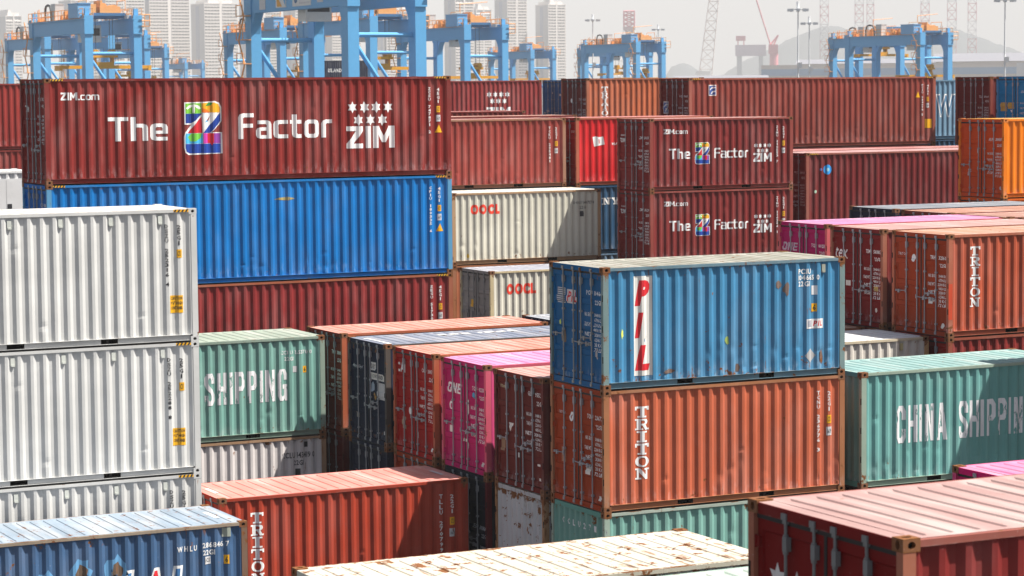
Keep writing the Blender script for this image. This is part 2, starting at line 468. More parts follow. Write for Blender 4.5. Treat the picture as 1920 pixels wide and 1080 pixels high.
def stack(s, x0, z0, w, h, bold=.02, fill=.8):
    """upright letters stacked downwards"""
    gs = []; n = len(s); ch = h/n
    for i, c in enumerate(s):
        if c == ' ': continue
        ww = w*(.35 if c in '1I' else 1)
        gs.append(fit(text_geo(c, bold, 0, 1), x0+(w-ww)/2, z0+h-(i+1)*ch+ch*(1-fill)/2, ww, ch*fill))
    return join(gs)
def rect(x0, z0, w, h): return [(x0, z0), (x0+w, z0), (x0+w, z0+h), (x0, z0+h)], [(0, 1, 2, 3)]
def lines(rows, x0, z1, w, lh, gap=.35, bold=.02):
    """left aligned rows of small text, each row (string, width fraction)"""
    gs = []
    for i, (t, fr) in enumerate(rows):
        if t: gs.append(fit(text_geo(t, bold, 0, 1), x0, z1-(i+1)*lh+lh*gap/2, w*fr, lh*(1-gap)))
    return join(gs)
SERIF = {
 'T': [[(0,1),(1,1),(1,.66),(.86,.66),(.84,.82),(.63,.82),(.63,.15),(.8,.15),(.8,0),(.2,0),(.2,.15),(.37,.15),(.37,.82),(.16,.82),(.14,.66),(0,.66)]],
 'R': [[(0,1),(.65,1),(.85,.93),(.92,.74),(.86,.56),(.72,.47),(.86,.15),(1,.15),(1,0),(.68,0),(.48,.42),(.4,.42),(.4,.15),(.53,.15),(.53,0),(0,0),(0,.15),(.14,.15),(.14,.85),(0,.85)], [(.4,.85),(.58,.85),(.66,.78),(.66,.64),(.58,.57),(.4,.57)]],
 'I': [[(.15,1),(.85,1),(.85,.85),(.64,.85),(.64,.15),(.85,.15),(.85,0),(.15,0),(.15,.15),(.36,.15),(.36,.85),(.15,.85)]],
 'O': [[(.5+.5*math.cos(t*.3927), .5+.5*math.sin(t*.3927)) for t in range(16)], [(.5+.25*math.cos(t*.3927), .5+.36*math.sin(t*.3927)) for t in range(16)]],
 'N': [[(0,1),(.33,1),(.72,.40),(.72,.85),(.6,.85),(.6,1),(1,1),(1,.85),(.88,.85),(.88,0),(.68,0),(.28,.62),(.28,.15),(.41,.15),(.41,0),(0,0),(0,.15),(.13,.15),(.13,.85),(0,.85)]],
 'Y': [[(0,1),(.46,1),(.46,.85),(.38,.85),(.52,.58),(.66,.85),(.58,.85),(.58,1),(1,1),(1,.85),(.9,.85),(.64,.42),(.64,.15),(.78,.15),(.78,0),(.24,0),(.24,.15),(.38,.15),(.38,.42),(.1,.85),(0,.85)]],
 'K': [[(0,1),(.5,1),(.5,.85),(.4,.85),(.4,.6),(.66,.85),(.58,.85),(.58,1),(.98,1),(.98,.85),(.86,.85),(.6,.58),(.88,.15),(1,.15),(1,0),(.66,0),(.4,.44),(.4,.15),(.5,.15),(.5,0),(0,0),(0,.15),(.14,.15),(.14,.85),(0,.85)]],
}
TECH = {
 'T': [[(0,1.4),(1,1.4),(1,1.18),(.63,1.18),(.63,0),(.37,0),(.37,1.18),(0,1.18)]],
 'h': [[(0,0),(0,1.4),(.25,1.4),(.25,1),(.62,1),(.78,.93),(.84,.78),(.84,0),(.59,0),(.59,.72),(.53,.79),(.25,.79),(.25,0)]],
 'e': [[(.84,.21),(.84,0),(.22,0),(.06,.07),(0,.22),(0,.78),(.06,.93),(.22,1),(.64,1),(.8,.93),(.86,.78),(.86,.4),(.25,.4),(.25,.28),(.31,.21)], [(.25,.58),(.62,.58),(.62,.73),(.56,.8),(.31,.8),(.25,.73)]],
 'F': [[(0,0),(0,1.18),(.06,1.33),(.22,1.4),(.86,1.4),(.86,1.18),(.31,1.18),(.25,1.12),(.25,.83),(.8,.83),(.8,.61),(.25,.61),(.25,0)]],
 'a': [[(.08,1),(.62,1),(.78,.93),(.84,.78),(.84,0),(.2,0),(.05,.06),(0,.18),(0,.44),(.05,.56),(.2,.62),(.59,.62),(.59,.74),(.54,.8),(.08,.8)], [(.24,.19),(.59,.19),(.59,.43),(.24,.43)]],
 'c': [[(.8,1),(.22,1),(.06,.93),(0,.78),(0,.22),(.06,.07),(.22,0),(.8,0),(.8,.21),(.31,.21),(.25,.27),(.25,.73),(.31,.79),(.8,.79)]],
 't': [[(.12,1.3),(.37,1.3),(.37,1),(.66,1),(.66,.79),(.37,.79),(.37,.27),(.43,.21),(.66,.21),(.66,0),(.34,0),(.18,.07),(.12,.22),(.12,.79),(0,.79),(0,1),(.12,1)]],
 'o': [[(.22,1),(.64,1),(.8,.93),(.86,.78),(.86,.22),(.8,.07),(.64,0),(.22,0),(.06,.07),(0,.22),(0,.78),(.06,.93)], [(.31,.79),(.55,.79),(.61,.73),(.61,.27),(.55,.21),(.31,.21),(.25,.27),(.25,.73)]],
 'r': [[(0,0),(0,.78),(.06,.93),(.22,1),(.6,1),(.6,.79),(.31,.79),(.25,.73),(.25,0)]],
 'm': [[(0,0),(0,.78),(.06,.93),(.2,1),(1.12,1),(1.26,.93),(1.32,.78),(1.32,0),(1.08,0),(1.08,.74),(1.04,.8),(.79,.8),(.79,0),(.54,0),(.54,.8),(.25,.8),(.25,0)]],
 '.': [[(0,0),(0,.26),(.26,.26),(.26,0)]],
 'Z': [[(0,1.4),(1,1.4),(1,1.1),(.42,.3),(1,.3),(1,0),(0,0),(0,.3),(.58,1.1),(0,1.1)]],
 'I': [[(0,0),(0,1.4),(.3,1.4),(.3,0)]],
 'M': [[(0,0),(0,1.4),(.34,1.4),(.64,.78),(.94,1.4),(1.28,1.4),(1.28,0),(.98,0),(.98,.86),(.74,.36),(.54,.36),(.3,.86),(.3,0)]],
 'N': [[(0,0),(0,1),(.26,1),(.6,.42),(.6,1),(.84,1),(.84,0),(.58,0),(.24,.58),(.24,0)]],
 'E': [[(0,0),(0,1),(.8,1),(.8,.8),(.24,.8),(.24,.6),(.75,.6),(.75,.4),(.24,.4),(.24,.2),(.8,.2),(.8,0)]],
}
STEN = {
 'C': [[(.6,.62),(.4,.62),(.4,.8),(.34,.86),(.26,.86),(.2,.8),(.2,.2),(.26,.14),(.34,.14),(.4,.2),(.4,.38),(.6,.38),(.6,.15),(.48,0),(.12,0),(0,.15),(0,.85),(.12,1),(.48,1),(.6,.85)]],
 'H': [[(0,0),(0,1),(.2,1),(.2,.58),(.4,.58),(.4,1),(.6,1),(.6,0),(.4,0),(.4,.42),(.2,.42),(.2,0)]],
 'I': [[(0,0),(0,1),(.2,1),(.2,0)]],
 'N': [[(0,0),(0,1),(.2,1),(.42,.42),(.42,1),(.62,1),(.62,0),(.42,0),(.2,.58),(.2,0)]],
 'A': [[(0,0),(.22,1),(.46,1),(.68,0),(.47,0),(.43,.2),(.25,.2),(.21,0)], [(.28,.36),(.4,.36),(.34,.74)]],
 'S': [[(.6,.68),(.4,.68),(.4,.8),(.34,.86),(.26,.86),(.2,.8),(.2,.7),(.26,.62),(.48,.5),(.6,.34),(.6,.14),(.48,0),(.12,0),(0,.14),(0,.32),(.2,.32),(.2,.2),(.26,.14),(.34,.14),(.4,.2),(.4,.3),(.34,.38),(.12,.5),(0,.64),(0,.86),(.12,1),(.48,1),(.6,.86)]],
 'P': [[(0,0),(0,1),(.46,1),(.6,.86),(.6,.52),(.46,.4),(.2,.4),(.2,0)], [(.2,.86),(.34,.86),(.4,.8),(.4,.6),(.34,.54),(.2,.54)]],
 'G': [[(.6,.66),(.4,.66),(.4,.8),(.34,.86),(.26,.86),(.2,.8),(.2,.2),(.26,.14),(.34,.14),(.4,.2),(.4,.38),(.3,.38),(.3,.52),(.6,.52),(.6,0),(.46,0),(.42,.07),(.34,0),(.12,0),(0,.15),(0,.85),(.12,1),(.48,1),(.6,.85)]],
}
def word(font, s, gap=.13):
    V = []; F = []; x = 0
    for c in s:
        v, f = poly_geo(font[c]); lo = min(p[0] for p in v); hi = max(p[0] for p in v); n = len(V)
        V += [(p[0]-lo+x, p[1]) for p in v]; F += [tuple(i+n for i in q) for q in f]; x += hi-lo+gap
    return V, F
def serif_stack(s, x0, z0, w, h, fill=.9):
    gs = []; ch = h/len(s)
    for i, c in enumerate(s):
        ww = w*(.72 if c == 'I' else 1)
        gs.append(fit(poly_geo(SERIF[c]), x0+(w-ww)/2, z0+h-(i+1)*ch+ch*(1-fill)/2, ww, ch*fill))
    return join(gs)
def star(cx, cz, r, n=6, k=.56, sq=1.0):
    p = [(cx+sq*(r if i % 2 == 0 else r*k)*math.sin(math.pi*i/n), cz+(r if i % 2 == 0 else r*k)*math.cos(math.pi*i/n)) for i in range(2*n)]
    return poly_geo([p])
def disc(cx, cz, r, sq=1.0, n=16): return poly_geo([[(cx+sq*r*math.cos(2*math.pi*i/n), cz+r*math.sin(2*math.pi*i/n)) for i in range(n)]])
def wrap(geo, cuts, dfun, place):
    bm = bmesh.new(); v, f = geo
    vs = [bm.verts.new((a, b, 0)) for a, b in v]
    for q in f:
        try: bm.faces.new([vs[i] for i in q])
        except ValueError: pass
    axis, cs = cuts
    lo = min(p[axis] for p in v); hi = max(p[axis] for p in v)
    for c in cs:
        if lo+1e-4 < c < hi-1e-4:
            co = Vector((c, 0, 0)) if axis == 0 else Vector((0, c, 0)); no = Vector((1, 0, 0)) if axis == 0 else Vector((0, 1, 0))
            bmesh.ops.bisect_plane(bm, geom=bm.verts[:]+bm.edges[:]+bm.faces[:], dist=1e-5, plane_co=co, plane_no=no)
    for q in bm.verts: q.co = place(q.co.x, q.co.y, dfun(q.co.x, q.co.y))
    me = bpy.data.meshes.new('decal'); bm.to_mesh(me); bm.free(); return me
def side_decal(s, geo, mat, name='lettering', lift=.003):
    fl = folds(s.L); L = s.L
    me = wrap(geo, (0, [x+L/2 for x, d in fl]), lambda x, z: depth_at(fl, x-L/2), lambda x, z, d: (x-L/2, -W/2+d-lift, z))
    return mobj(name, me, mat, s.side)
def end_decal(s, geo, mat, name='lettering', lift=.003, flat=None):
    """geo uses (distance from the far/left edge seen from outside, z)"""
    L = s.L; bd = door_bands(s.h)
    def d(u, z):
        if flat is not None: return flat
        y = W/2-u
        if z <= bd[0][0] or z >= bd[-1][0]: return DX
        for (za, da), (zb, db) in zip(bd, bd[1:]):
            if za <= z <= zb: return DX+da+(db-da)*(z-za)/max(1e-9, zb-za)
        return DX
    me = wrap(geo, (1, [z for z, _ in bd]), d, lambda u, z, dd: (-L/2+dd-lift, W/2-u, z))
    u = sum(p[0] for p in geo[0])/len(geo[0])
    return mobj(name, me, mat, s.t if flat is not None else s.doorobj.get(1 if u < W/2 else -1, s.t))
def roof_label(s, x, y, w_, h_, mat=WHITE):
    me = wrap(rect(x, y, w_, h_), (0, []), lambda *_: 0, lambda a, q, d: (a-s.L/2, q-W/2, s.h-.0115)); mobj('roof_label', me, mat, s.t)
def hazard(s, xs):
    """yellow and black stripes on the top rail near the castings"""
    for x in xs:
        me = wrap(rect(x, s.h-.072, .34, .055), (0, []), lambda *_: 0, lambda a, z, d: (a-s.L/2, -W/2-.002, z)); mobj('hazard_marking', me, YEL, s.t)
        g = join([([(x+.085*k+.0, s.h-.072), (x+.085*k+.042, s.h-.072), (x+.085*k+.075, s.h-.017), (x+.085*k+.033, s.h-.017)], [(0, 1, 2, 3)]) for k in range(4)])
        me = wrap(g, (0, []), lambda *_: 0, lambda a, z, d: (a-s.L/2, -W/2-.004, z)); mobj('hazard_marking', me, BLACK, s.t)
def side_id(s, code, typ, x=None, mat=WHITE, tri=False, sz=1.0, xo=0, grey=True, blk=None):
    """stacked number column, size code, yellow plate and grey plate near the right end"""
    L, h = s.L, s.h; x1 = snap_out(L-.77, L)-.045; x2 = snap_out(L-.47, L)-.045
    n = len(code); ch = 1.36/n; k = 0
    for wd in code.split(' '):
        side_decal(s, stack(wd, x1, h-.32-(k+len(wd))*ch, .085, ch*len(wd)), mat, 'number_lettering'); k += len(wd)+1
    side_decal(s, stack(typ, x2, h-.80, .09, .46), mat, 'number_lettering')
    side_decal(s, rect(x2-.01, h-1.06, .12, .18), YEL, 'warning_plate')
    side_decal(s, fit(text_geo('CU', .02, 0, 1), x2+.01, h-1.03, .08, .12), BLACK, 'number_lettering', .005)
    if grey:
        side_decal(s, rect(x2-.02, h-1.33, .14, .19), GREYW, 'approval_plate')
        side_decal(s, fit(text_geo('i69', .02, 0, 1), x2, h-1.29, .10, .11), BLACK, 'number_lettering', .005)
    if tri:
        side_decal(s, poly_geo([[(x2-.06, h-1.65), (x2+.18, h-1.65), (x2+.06, h-1.42)]]), YEL, 'warning_plate')
def door_data(s, owner, num, typ, z=None, mat=WHITE, rows=None, near=.0):
    """identification block on the right hand door"""
    z = z or s.h-.62
    end_decal(s, fit(text_geo(owner, .02, 0, 1), 1.58, z, .26, .10), mat, 'number_lettering'); end_decal(s, fit(text_geo(num, .02, 0, 1), 1.93, z, .40, .10), mat, 'number_lettering')
    end_decal(s, fit(text_geo(typ, .02, 0, 1), 2.0, z-.19, .25, .10), mat, 'number_lettering')
    rows = rows or [('MAX. GROSS', 30480), ('TARE WT.', 2200), ('NET', 28280), ('CU.CAP.', 33)]
    L1 = lines([r for a, b in rows for r in ((a, 1.0), ('', 1))], 1.50, z-.36, .30, .105, .2)
    L2 = lines([r for a, b in rows for r in (('%d KG' % b, .95), ('%d LB' % (b*2.2046), 1.0))], 1.93, z-.36, .34, .105, .25)
    end_decal(s, L1, mat, 'data_lettering'); end_decal(s, L2, mat, 'data_lettering')

# ------------------------------------------------------------------ setting: ground, haze, hills
def az_dir(u, dist, z=0):
    a = YAW+math.atan((u-960)/FPX); return Vector((CAM.x+dist*math.sin(a), CAM.y+dist*math.cos(a), z)), a
ASPH = plain('asphalt', (.055, .055, .054), .85, var=.25)
b = MB(); b.face([(-13500, -13500, 0), (13500, -13500, 0), (13500, 13500, 0), (-13500, 13500, 0)])
g = mobj('ground', b.mesh('ground'), ASPH); g['kind'] = 'structure'; g['label'] = 'grey asphalt of the container yard'; g['category'] = 'ground'
HILLP = [(1180,2),(1240,12),(1262,44),(1285,52),(1310,38),(1330,22),(1360,30),(1395,52),(1440,72),(1480,92),(1520,108),(1548,116),(1575,114),(1620,104),(1660,100),(1700,104),(1745,110),(1790,108),(1830,96),(1870,80),(1910,66),(1960,50),(2100,20),(2300,2)]
def hill_h(u):
    for (a, ha), (c, hb) in zip(HILLP, HILLP[1:]):
        if a <= u <= c: return ha+(hb-ha)*(u-a)/(c-a)
    return 0
vs = []; fs = []; NU, ND = 150, 14; rnd = random.Random(3)
jit = [rnd.uniform(-1.5, 1.5) for _ in range(NU+1)]
for i in range(NU+1):
    u = 1170+i*(1140/NU)
    for j in range(ND+1):
        dd = 5300+j*(1600/ND); q = math.exp(-((j-ND/2)/(ND/4.2))**2)
        p, _ = az_dir(u, dd); hgt = (hill_h(u)+jit[i])*q*(6100/4698)
        vs.append((p.x, p.y, max(0, hgt)+(.0 if q > .03 else -1)))
for i in range(NU):
    for j in range(ND): a = i*(ND+1)+j; fs.append((a, a+ND+1, a+ND+2, a+1))
me = bpy.data.meshes.new('hills'); me.from_pydata(vs, [], fs); me.update()
for p in me.polygons: p.use_smooth = True
hl = mobj('hills', me, plain('hillside', (.055, .07, .08), .9, var=.35)); hl['kind'] = 'structure'; hl['label'] = 'wooded hills fading into the haze'; hl['category'] = 'hills'
hz = bpy.data.materials.new('haze'); hz.use_nodes = True; nt = hz.node_tree; nt.nodes.clear()
out = nt.nodes.new('ShaderNodeOutputMaterial'); pv = nt.nodes.new('ShaderNodeVolumePrincipled')
pv.inputs['Color'].default_value = (.99, .99, .985, 1); pv.inputs['Density'].default_value = .00019; pv.inputs['Anisotropy'].default_value = -.15
nt.links.new(pv.outputs[0], out.inputs['Volume'])
b = MB(); b.box(-14000, 14000, -14000, 14000, -1.2, 650)
h_ = mobj('haze', b.mesh('haze'), hz); h_['kind'] = 'stuff'; h_['label'] = 'pale summer haze over the harbour'; h_['category'] = 'haze'

# ------------------------------------------------------------------ containers
MAR = (.205, .026, .023); MARR = (.27, .12, .11)
TRIC = (.47, .115, .058); TRIR = (.33, .175, .12)
BROWN = (.17, .032, .024); TEAL = (.17, .345, .30); TEALR = (.17, .24, .22)
NAVY = (.017, .023, .045); PINK = (.45, .05, .15); PINKR = (.37, .15, .26); CREAM = (.60, .575, .49); WHT = (.565, .565, .55)
def T(n): return n*H
def TH(n): return n*HC
def hidden(x0, y0, L, hs, z=0.0):
    """lower containers that carry a stack but cannot be seen in the photo"""
    for h in hs:
        col = random.choice([MAR, BROWN, NAVY, (.12, .2, .3), TRIC, (.3, .3, .28)])
        container(x0, y0, z, L, h, col, 'container at the foot of a stack, hidden by the ones around it', det=0, group='hidden lower containers'); z += h
    return z
S_, H_ = H, HC

# --- left foreground stack of white boxes
hidden(-12.89, 5.85, L20, [H_])
for k, (n, lab) in enumerate(((3, 'white twenty foot box on top of the white stack at the left edge'), (2, 'white box in the middle of the white stack, directly under the topmost white box'), (1, 'lowest visible white box of the white stack, behind the pale blue roof'))):
    c = container(-12.89, 5.85, TH(n), L20, HC, WHT, lab, roof=(.40, .375, .35), rust=0, dirt=.12, group='white containers stacked at the left', casting=paint((.55, .55, .54), .2, .3), fade=.03, dents=1)
    hazard(c, (L20-.178-.345,))
    side_id(c, ('DSZU 252316 4', 'DSZU 252288 8', 'DSZU 252301 9')[k], '25G1', mat=BLACK, grey=False)
    for x in (1.99, 3.08, 4.18, 5.28): mobj('vent', me_vent(), paint((.60, .62, .57), 0, .2), c.side, loc=(snap(x, L20)-L20/2, -W/2+.047, 2.66))
    side_decal(c, rect(5.43, .64, .29, .38), YEL, 'warning_plate')
    side_decal(c, join([fit(text_geo(t, .03, 0, 1), 5.445, .92-.105*i, .26, .075) for i, t in enumerate(('CAUTION', '9\'6" HIGH', 'CONTAINER'))]), BLACK, 'number_lettering', .005)

# --- dark blue box, bottom left
hidden(-12.95, 2.89, L20, [S_])
WAN = (.055, .115, .225)
c = container(-12.95, 2.89, T(1), L20, H, WAN, 'dark blue container with pale dusty roof and scraped side at the bottom left corner', roof=(.165, .205, .25), rust=.34, dirt=.7, near=1, post=(.20, .12, .08), dents=4, rail=(.30, .24, .18))
side_decal(c, fit(text_geo('W H L U', .03, 0, 2), 4.52, 2.06, .44, .115), WHITE, 'number_lettering'); side_decal(c, fit(text_geo('286846 7', .03, 0, 2), 5.07, 2.10, .58, .115), WHITE, 'number_lettering')
side_decal(c, fit(text_geo('22G1', .03, 0, 2), 5.08, 1.95, .26, .11), WHITE, 'number_lettering')
side_decal(c, rect(5.12, 1.76, .13, .16), GREYW, 'approval_plate'); side_decal(c, fit(text_geo('iCS', .02, 0, 1), 5.13, 1.80, .11, .09), BLACK, 'number_lettering', .005)
side_decal(c, rect(5.54, 1.73, .11, .19), YEL, 'warning_plate'); side_decal(c, fit(text_geo('6', .02, 0, 1), 5.565, 1.76, .06, .13), BLACK, 'number_lettering', .005)
side_decal(c, rect(5.51, 2.30, .18, .19), paint((.30, .33, .28), .1, .4), 'repair_patch')
roof_label(c, 5.62, .75, .11, .8, OFFW)
xx = .62
for i, (ch, ww) in enumerate((('W', .62), ('A', .52), ('N', .52), (' ', .2), ('H', .52), ('A', .52), ('I', .24))):
    if ch != ' ':
        side_decal(c, fit(text_geo(ch, .09, .22, 3), xx-.05, .83, ww+.10, .96), WHITE, 'lettering'); side_decal(c, fit(text_geo(ch, .02, .22, 3), xx+.015, .89, ww-.03, .84), REDL if i == 5 else letter_paint((.05, .17, .38)), 'lettering', .005)
    xx += ww+.14
rnd = random.Random(5)
def blob(cx, cz, rx, rz, n=14, sd=1):
    r_ = random.Random(sd); return poly_geo([[(cx+rx*(.65+.5*r_.random())*math.cos(6.283*i/n), cz+rz*(.6+.55*r_.random())*math.sin(6.283*i/n)) for i in range(n)]])
for (cx, cz, rx, rz, sd) in ((1.75, 1.72, .20, .24, 1), (2.47, 1.85, .24, .30, 2), (3.22, 1.82, .26, .32, 3)):
    side_decal(c, blob(cx, cz, rx, rz, 14, sd), letter_paint((.12, .30, .52), .35), 'scrape', .003); side_decal(c, blob(cx+.02, cz-.03, rx*.55, rz*.62, 14, sd+9), paint((.13, .09, .065), .6, .6), 'scrape', .005)

# --- red container behind it
hidden(-6.45, 5.81, L20, [S_])
c = container(-6.45, 5.81, T(1), L20, H, (.35, .046, .024), 'bright rust red container with pink ribbed roof, partly in shadow, lower centre left', roof=(.39, .155, .13), rust=.14, dirt=.4, dents=3, near=1, fade=.05)
side_decal(c, serif_stack('TRITON', .73, .60, .31, 1.63), WHITE)
side_id(c, 'TLLU 270799', '22G1'); roof_label(c, .22, .9, .10, .7, OFFW); roof_label(c, 5.74, .8, .10, .7, GREYW)

# --- teal + pinkish white stack
hidden(-6.52, 14.19, L20, [S_])
c = container(-6.52, 14.19, T(2), L20, H, TEAL, 'grey green container beside the white stack, its roof lined with dusty ribs', roof=(.20, .23, .19), rust=.22, dirt=.5, post=(.25, .33, .27), dents=2)
side_decal(c, fit(word(STEN, 'CHINA', .16), .55, .95, 1.85, .82), WHITEW); side_decal(c, fit(word(STEN, 'SHIPPING', .16), 2.77, .95, 2.24, .82), WHITEW)
side_decal(c, fit(text_geo('CCLU 215370 0', .02, 0, 2), 4.83, 2.14, .86, .10), WHITEW, 'number_lettering'); side_decal(c, fit(text_geo('22G1', .02, 0, 2), 4.95, 1.98, .24, .10), WHITE, 'number_lettering')
side_decal(c, rect(5.17, 1.67, .12, .16), GREYW, 'approval_plate'); side_decal(c, rect(5.45, 1.65, .10, .17), YEL, 'warning_plate'); side_decal(c, fit(text_geo('6', .02, 0, 1), 5.47, 1.68, .06, .11), BLACK, 'number_lettering', .005)
c = container(-6.52, 14.19, T(1), L20, H, (.62, .58, .57), 'off white container with rusty right post under the grey green one', rust=.3, dirt=.4, post=(.36, .22, .13), dents=2)
side_decal(c, fit(text_geo('CCLU 143419 0', .02, 0, 2), 4.83, 2.03, .90, .15), BLACKW, 'number_lettering'); side_decal(c, fit(text_geo('22G1', .02, 0, 2), 5.16, 1.84, .26, .13), BLACKW, 'number_lettering')
side_decal(c, rect(5.20, 1.55, .13, .20), BLACKW, 'approval_plate'); side_decal(c, rect(5.45, 2.30, .10, .14), BLACK, 'vent_plate')

# --- forty foot stack with the big coloured logo
hidden(-5.82, 20.86, L40, [H_, H_])
def big_z(s, x0, z0, w, h):
    """outlined capital letter filled with coloured blocks"""
    P = lambda u, v: (x0+u*w, z0+v*h)
    out = [(.02,.978),(.60,.985),(.81,1),(.94,.967),(.985,.883),(.985,.624),(.936,.565),(.72,.415),(.995,.415),(1,.02),(.12,0),(.035,.04),(0,.14),(0,.34),(.035,.423),(.21,.565),(.02,.565)]
    side_decal(s, poly_geo([[P(*p) for p in out]]), WHITE, 'logo')
    def blk(pts, col, lift=.005): side_decal(s, poly_geo([[P(*p) for p in pts]]), letter_paint(col), 'logo', lift)
    blk([(.047,.958),(.472,.962),(.472,.769),(.047,.769)], (.17,.48,.05)); blk([(.476,.962),(.80,.972),(.92,.94),(.955,.87),(.955,.784),(.476,.784)], (.80,.40,.02))
    blk([(.476,.87),(.62,.84),(.70,.784),(.476,.784)], (.75,.17,.02), .007)
    blk([(.047,.765),(.493,.769),(.33,.65),(.20,.590),(.047,.590)], (.012,.045,.27)); blk([(.095,.405),(.474,.716),(.486,.405)], (.50,.02,.03))
    blk([(.96,.783),(.96,.630),(.90,.56),(.687,.405),(.498,.405)], (.012,.05,.30)); blk([(.557,.60),(.71,.735),(.64,.62)], (.20,.02,.03), .007); blk([(.557,.60),(.60,.65),(.64,.62)], (.05,.35,.60), .009)
    blk([(.047,.40),(.49,.40),(.49,.21),(.035,.21),(.035,.33)], (.06,.42,.72)); blk([(.10,.33),(.20,.40),(.47,.40),(.44,.31),(.30,.25),(.18,.25)], (.16,.50,.06), .007)
    blk([(.50,.40),(.62,.40),(.62,.21),(.50,.21)], (.55,.05,.38)); blk([(.62,.40),(.78,.40),(.78,.24),(.73,.17),(.68,.22),(.62,.22)], (.60,.02,.03), .007); blk([(.62,.40),(.96,.40),(.96,.21),(.62,.21)], (.26,.05,.33))
    blk([(.035,.205),(.96,.205),(.96,.03),(.14,.03),(.06,.06),(.035,.13)], (.012,.055,.32))
    blk([(.06,.87),(.16,.925),(.28,.94),(.42,.91),(.46,.86),(.41,.845),(.30,.895),(.285,.78),(.235,.78),(.235,.895),(.10,.845)], (.75,.78,.70), .007); blk([(.56,.90),(.66,.975),(.76,.965),(.72,.92)], (.04,.28,.05), .009)
def zim_deco(s, k, x_com, x_the, x_z, x_fac, x_st, cond=1.0):
    side_decal(s, fit(word(TECH, 'ZIM.com', .14), *x_com), WHITE)
    side_decal(s, fit(word(TECH, 'The'), *x_the), WHITE); side_decal(s, fit(word(TECH, 'Factor'), *x_fac), WHITE); big_z(s, *x_z)
    x0, z0, w_, hz_ = x_st; q = w_/4; r_ = q*.46
    for i in range(4): side_decal(s, star(x0+q*(i+.5), z0+hz_-r_, r_, sq=.95), WHITE, 'star')
    for i in range(3): side_decal(s, star(x0+q*(i+1), z0+hz_-r_*3.15, r_, sq=.95), WHITE, 'star')
    side_decal(s, fit(word(TECH, 'ZIM', .16), x0, z0, w_, hz_*.47), WHITE)
c = container(-5.82, 20.86, TH(4), L40, HC, MAR, 'long maroon container with big coloured letter logo, topmost of the tall left stack', roof=MARR, rust=.06, dirt=.3, dents=2, fade=.10, fork=False)
zim_deco(c, 1, (.46, 2.30, 1.08, .21), (1.77, 1.16, 1.72, .66), (3.96, .74, 1.13, 1.50), (5.58, 1.16, 2.84, .72), (8.88, .83, 1.49, 1.35))
side_id(c, 'ZCSU 747871 2', '45G1', tri=True); hazard(c, (.178, L40-.178-.34))
door_data(c, 'ZCSU', '747871', '45G1')
end_decal(c, fit(text_geo('ZIM', .04, 0, 1), .36, 1.98, .3, .18), WHITE); 
c = container(-5.82, 20.86, TH(3), L40, HC, (.009, .155, .45), 'long bright blue container under the maroon one with the coloured letter logo', rust=.05, dirt=.25, dents=5, fade=.05, post=(.10, .30, .50), rail=(.012, .17, .46))
side_id(c, 'CPIU 180335 6', '45G1', tri=True); hazard(c, (.178, L40-.178-.34)); door_data(c, 'CPIU', '180335', '45G1')
side_decal(c, blob(6.95, 2.34, .35, .05, 14, 4), letter_paint((.35, .30, .12), .8), 'scrape')
c = container(-5.82, 20.86, TH(2), L40, HC, (.225, .028, .028), 'long maroon container under the bright blue one in the left stack', rust=.06, dirt=.3, dents=2, fade=.08, post=(.35, .11, .06))
side_id(c, 'SEGU 517304 1', '45G1', tri=True); hazard(c, (L40-.178-.34,))

# --- far left, behind the tall stack
z = hidden(-5.6, 62, L40, [H_, H_, H_])
c = container(-5.6, 62, z, L40, HC, (.22, .035, .03), 'maroon container with a pale square sticker at the left edge, under another maroon one', det=1, rust=.12)
side_decal(c, rect(11.1, 1.75, .85, .75), OFFW, 'sticker'); side_decal(c, rect(11.15, 2.0, .65, .3), letter_paint((.75, .45, .12)), 'sticker', .005); side_decal(c, rect(11.15, 1.8, .65, .12), letter_paint((.08, .12, .4)), 'sticker', .005)
container(-5.6, 62, z+HC, L40, HC, (.26, .035, .03), 'maroon container on top at the far left edge, behind the tall stack', roof=MARR, det=1, rust=.1)
z = hidden(-8.5, 33.7, L20, [H_, H_, H_])
c = container(-8.5, 33.7, z, L20, HC, (.68, .68, .68), 'smooth white refrigerated box peeking out left of the tall stack', roof=(.45, .44, .42), rust=0, dirt=.1, det=1, casting=paint((.6, .6, .6), .1, .2), fade=.02)
b = MB(); b.box(-L20/2+.13, L20/2-.13, -W/2+.002, -W/2+.012, .16, HC-.25); mobj('smooth_cladding', b.mesh('smooth_cladding'), paint((.68, .68, .68), 0, .1, .4, fadeamt=.02), c.t)
for x in (4.25, 5.05): 
    me = wrap(rect(x, .2, .02, HC-.5), (0, []), lambda *_: 0, lambda a, zz, d: (a-L20/2, -W/2-.001, zz)); mobj('seam', me, paint((.5, .5, .5), 0, .2), c.t)
me = wrap(rect(5.08, 1.68, .15, .15), (0, []), lambda *_: 0, lambda a, zz, d: (a-L20/2, -W/2-.003, zz)); mobj('vent_plate', me, BLACK, c.t)

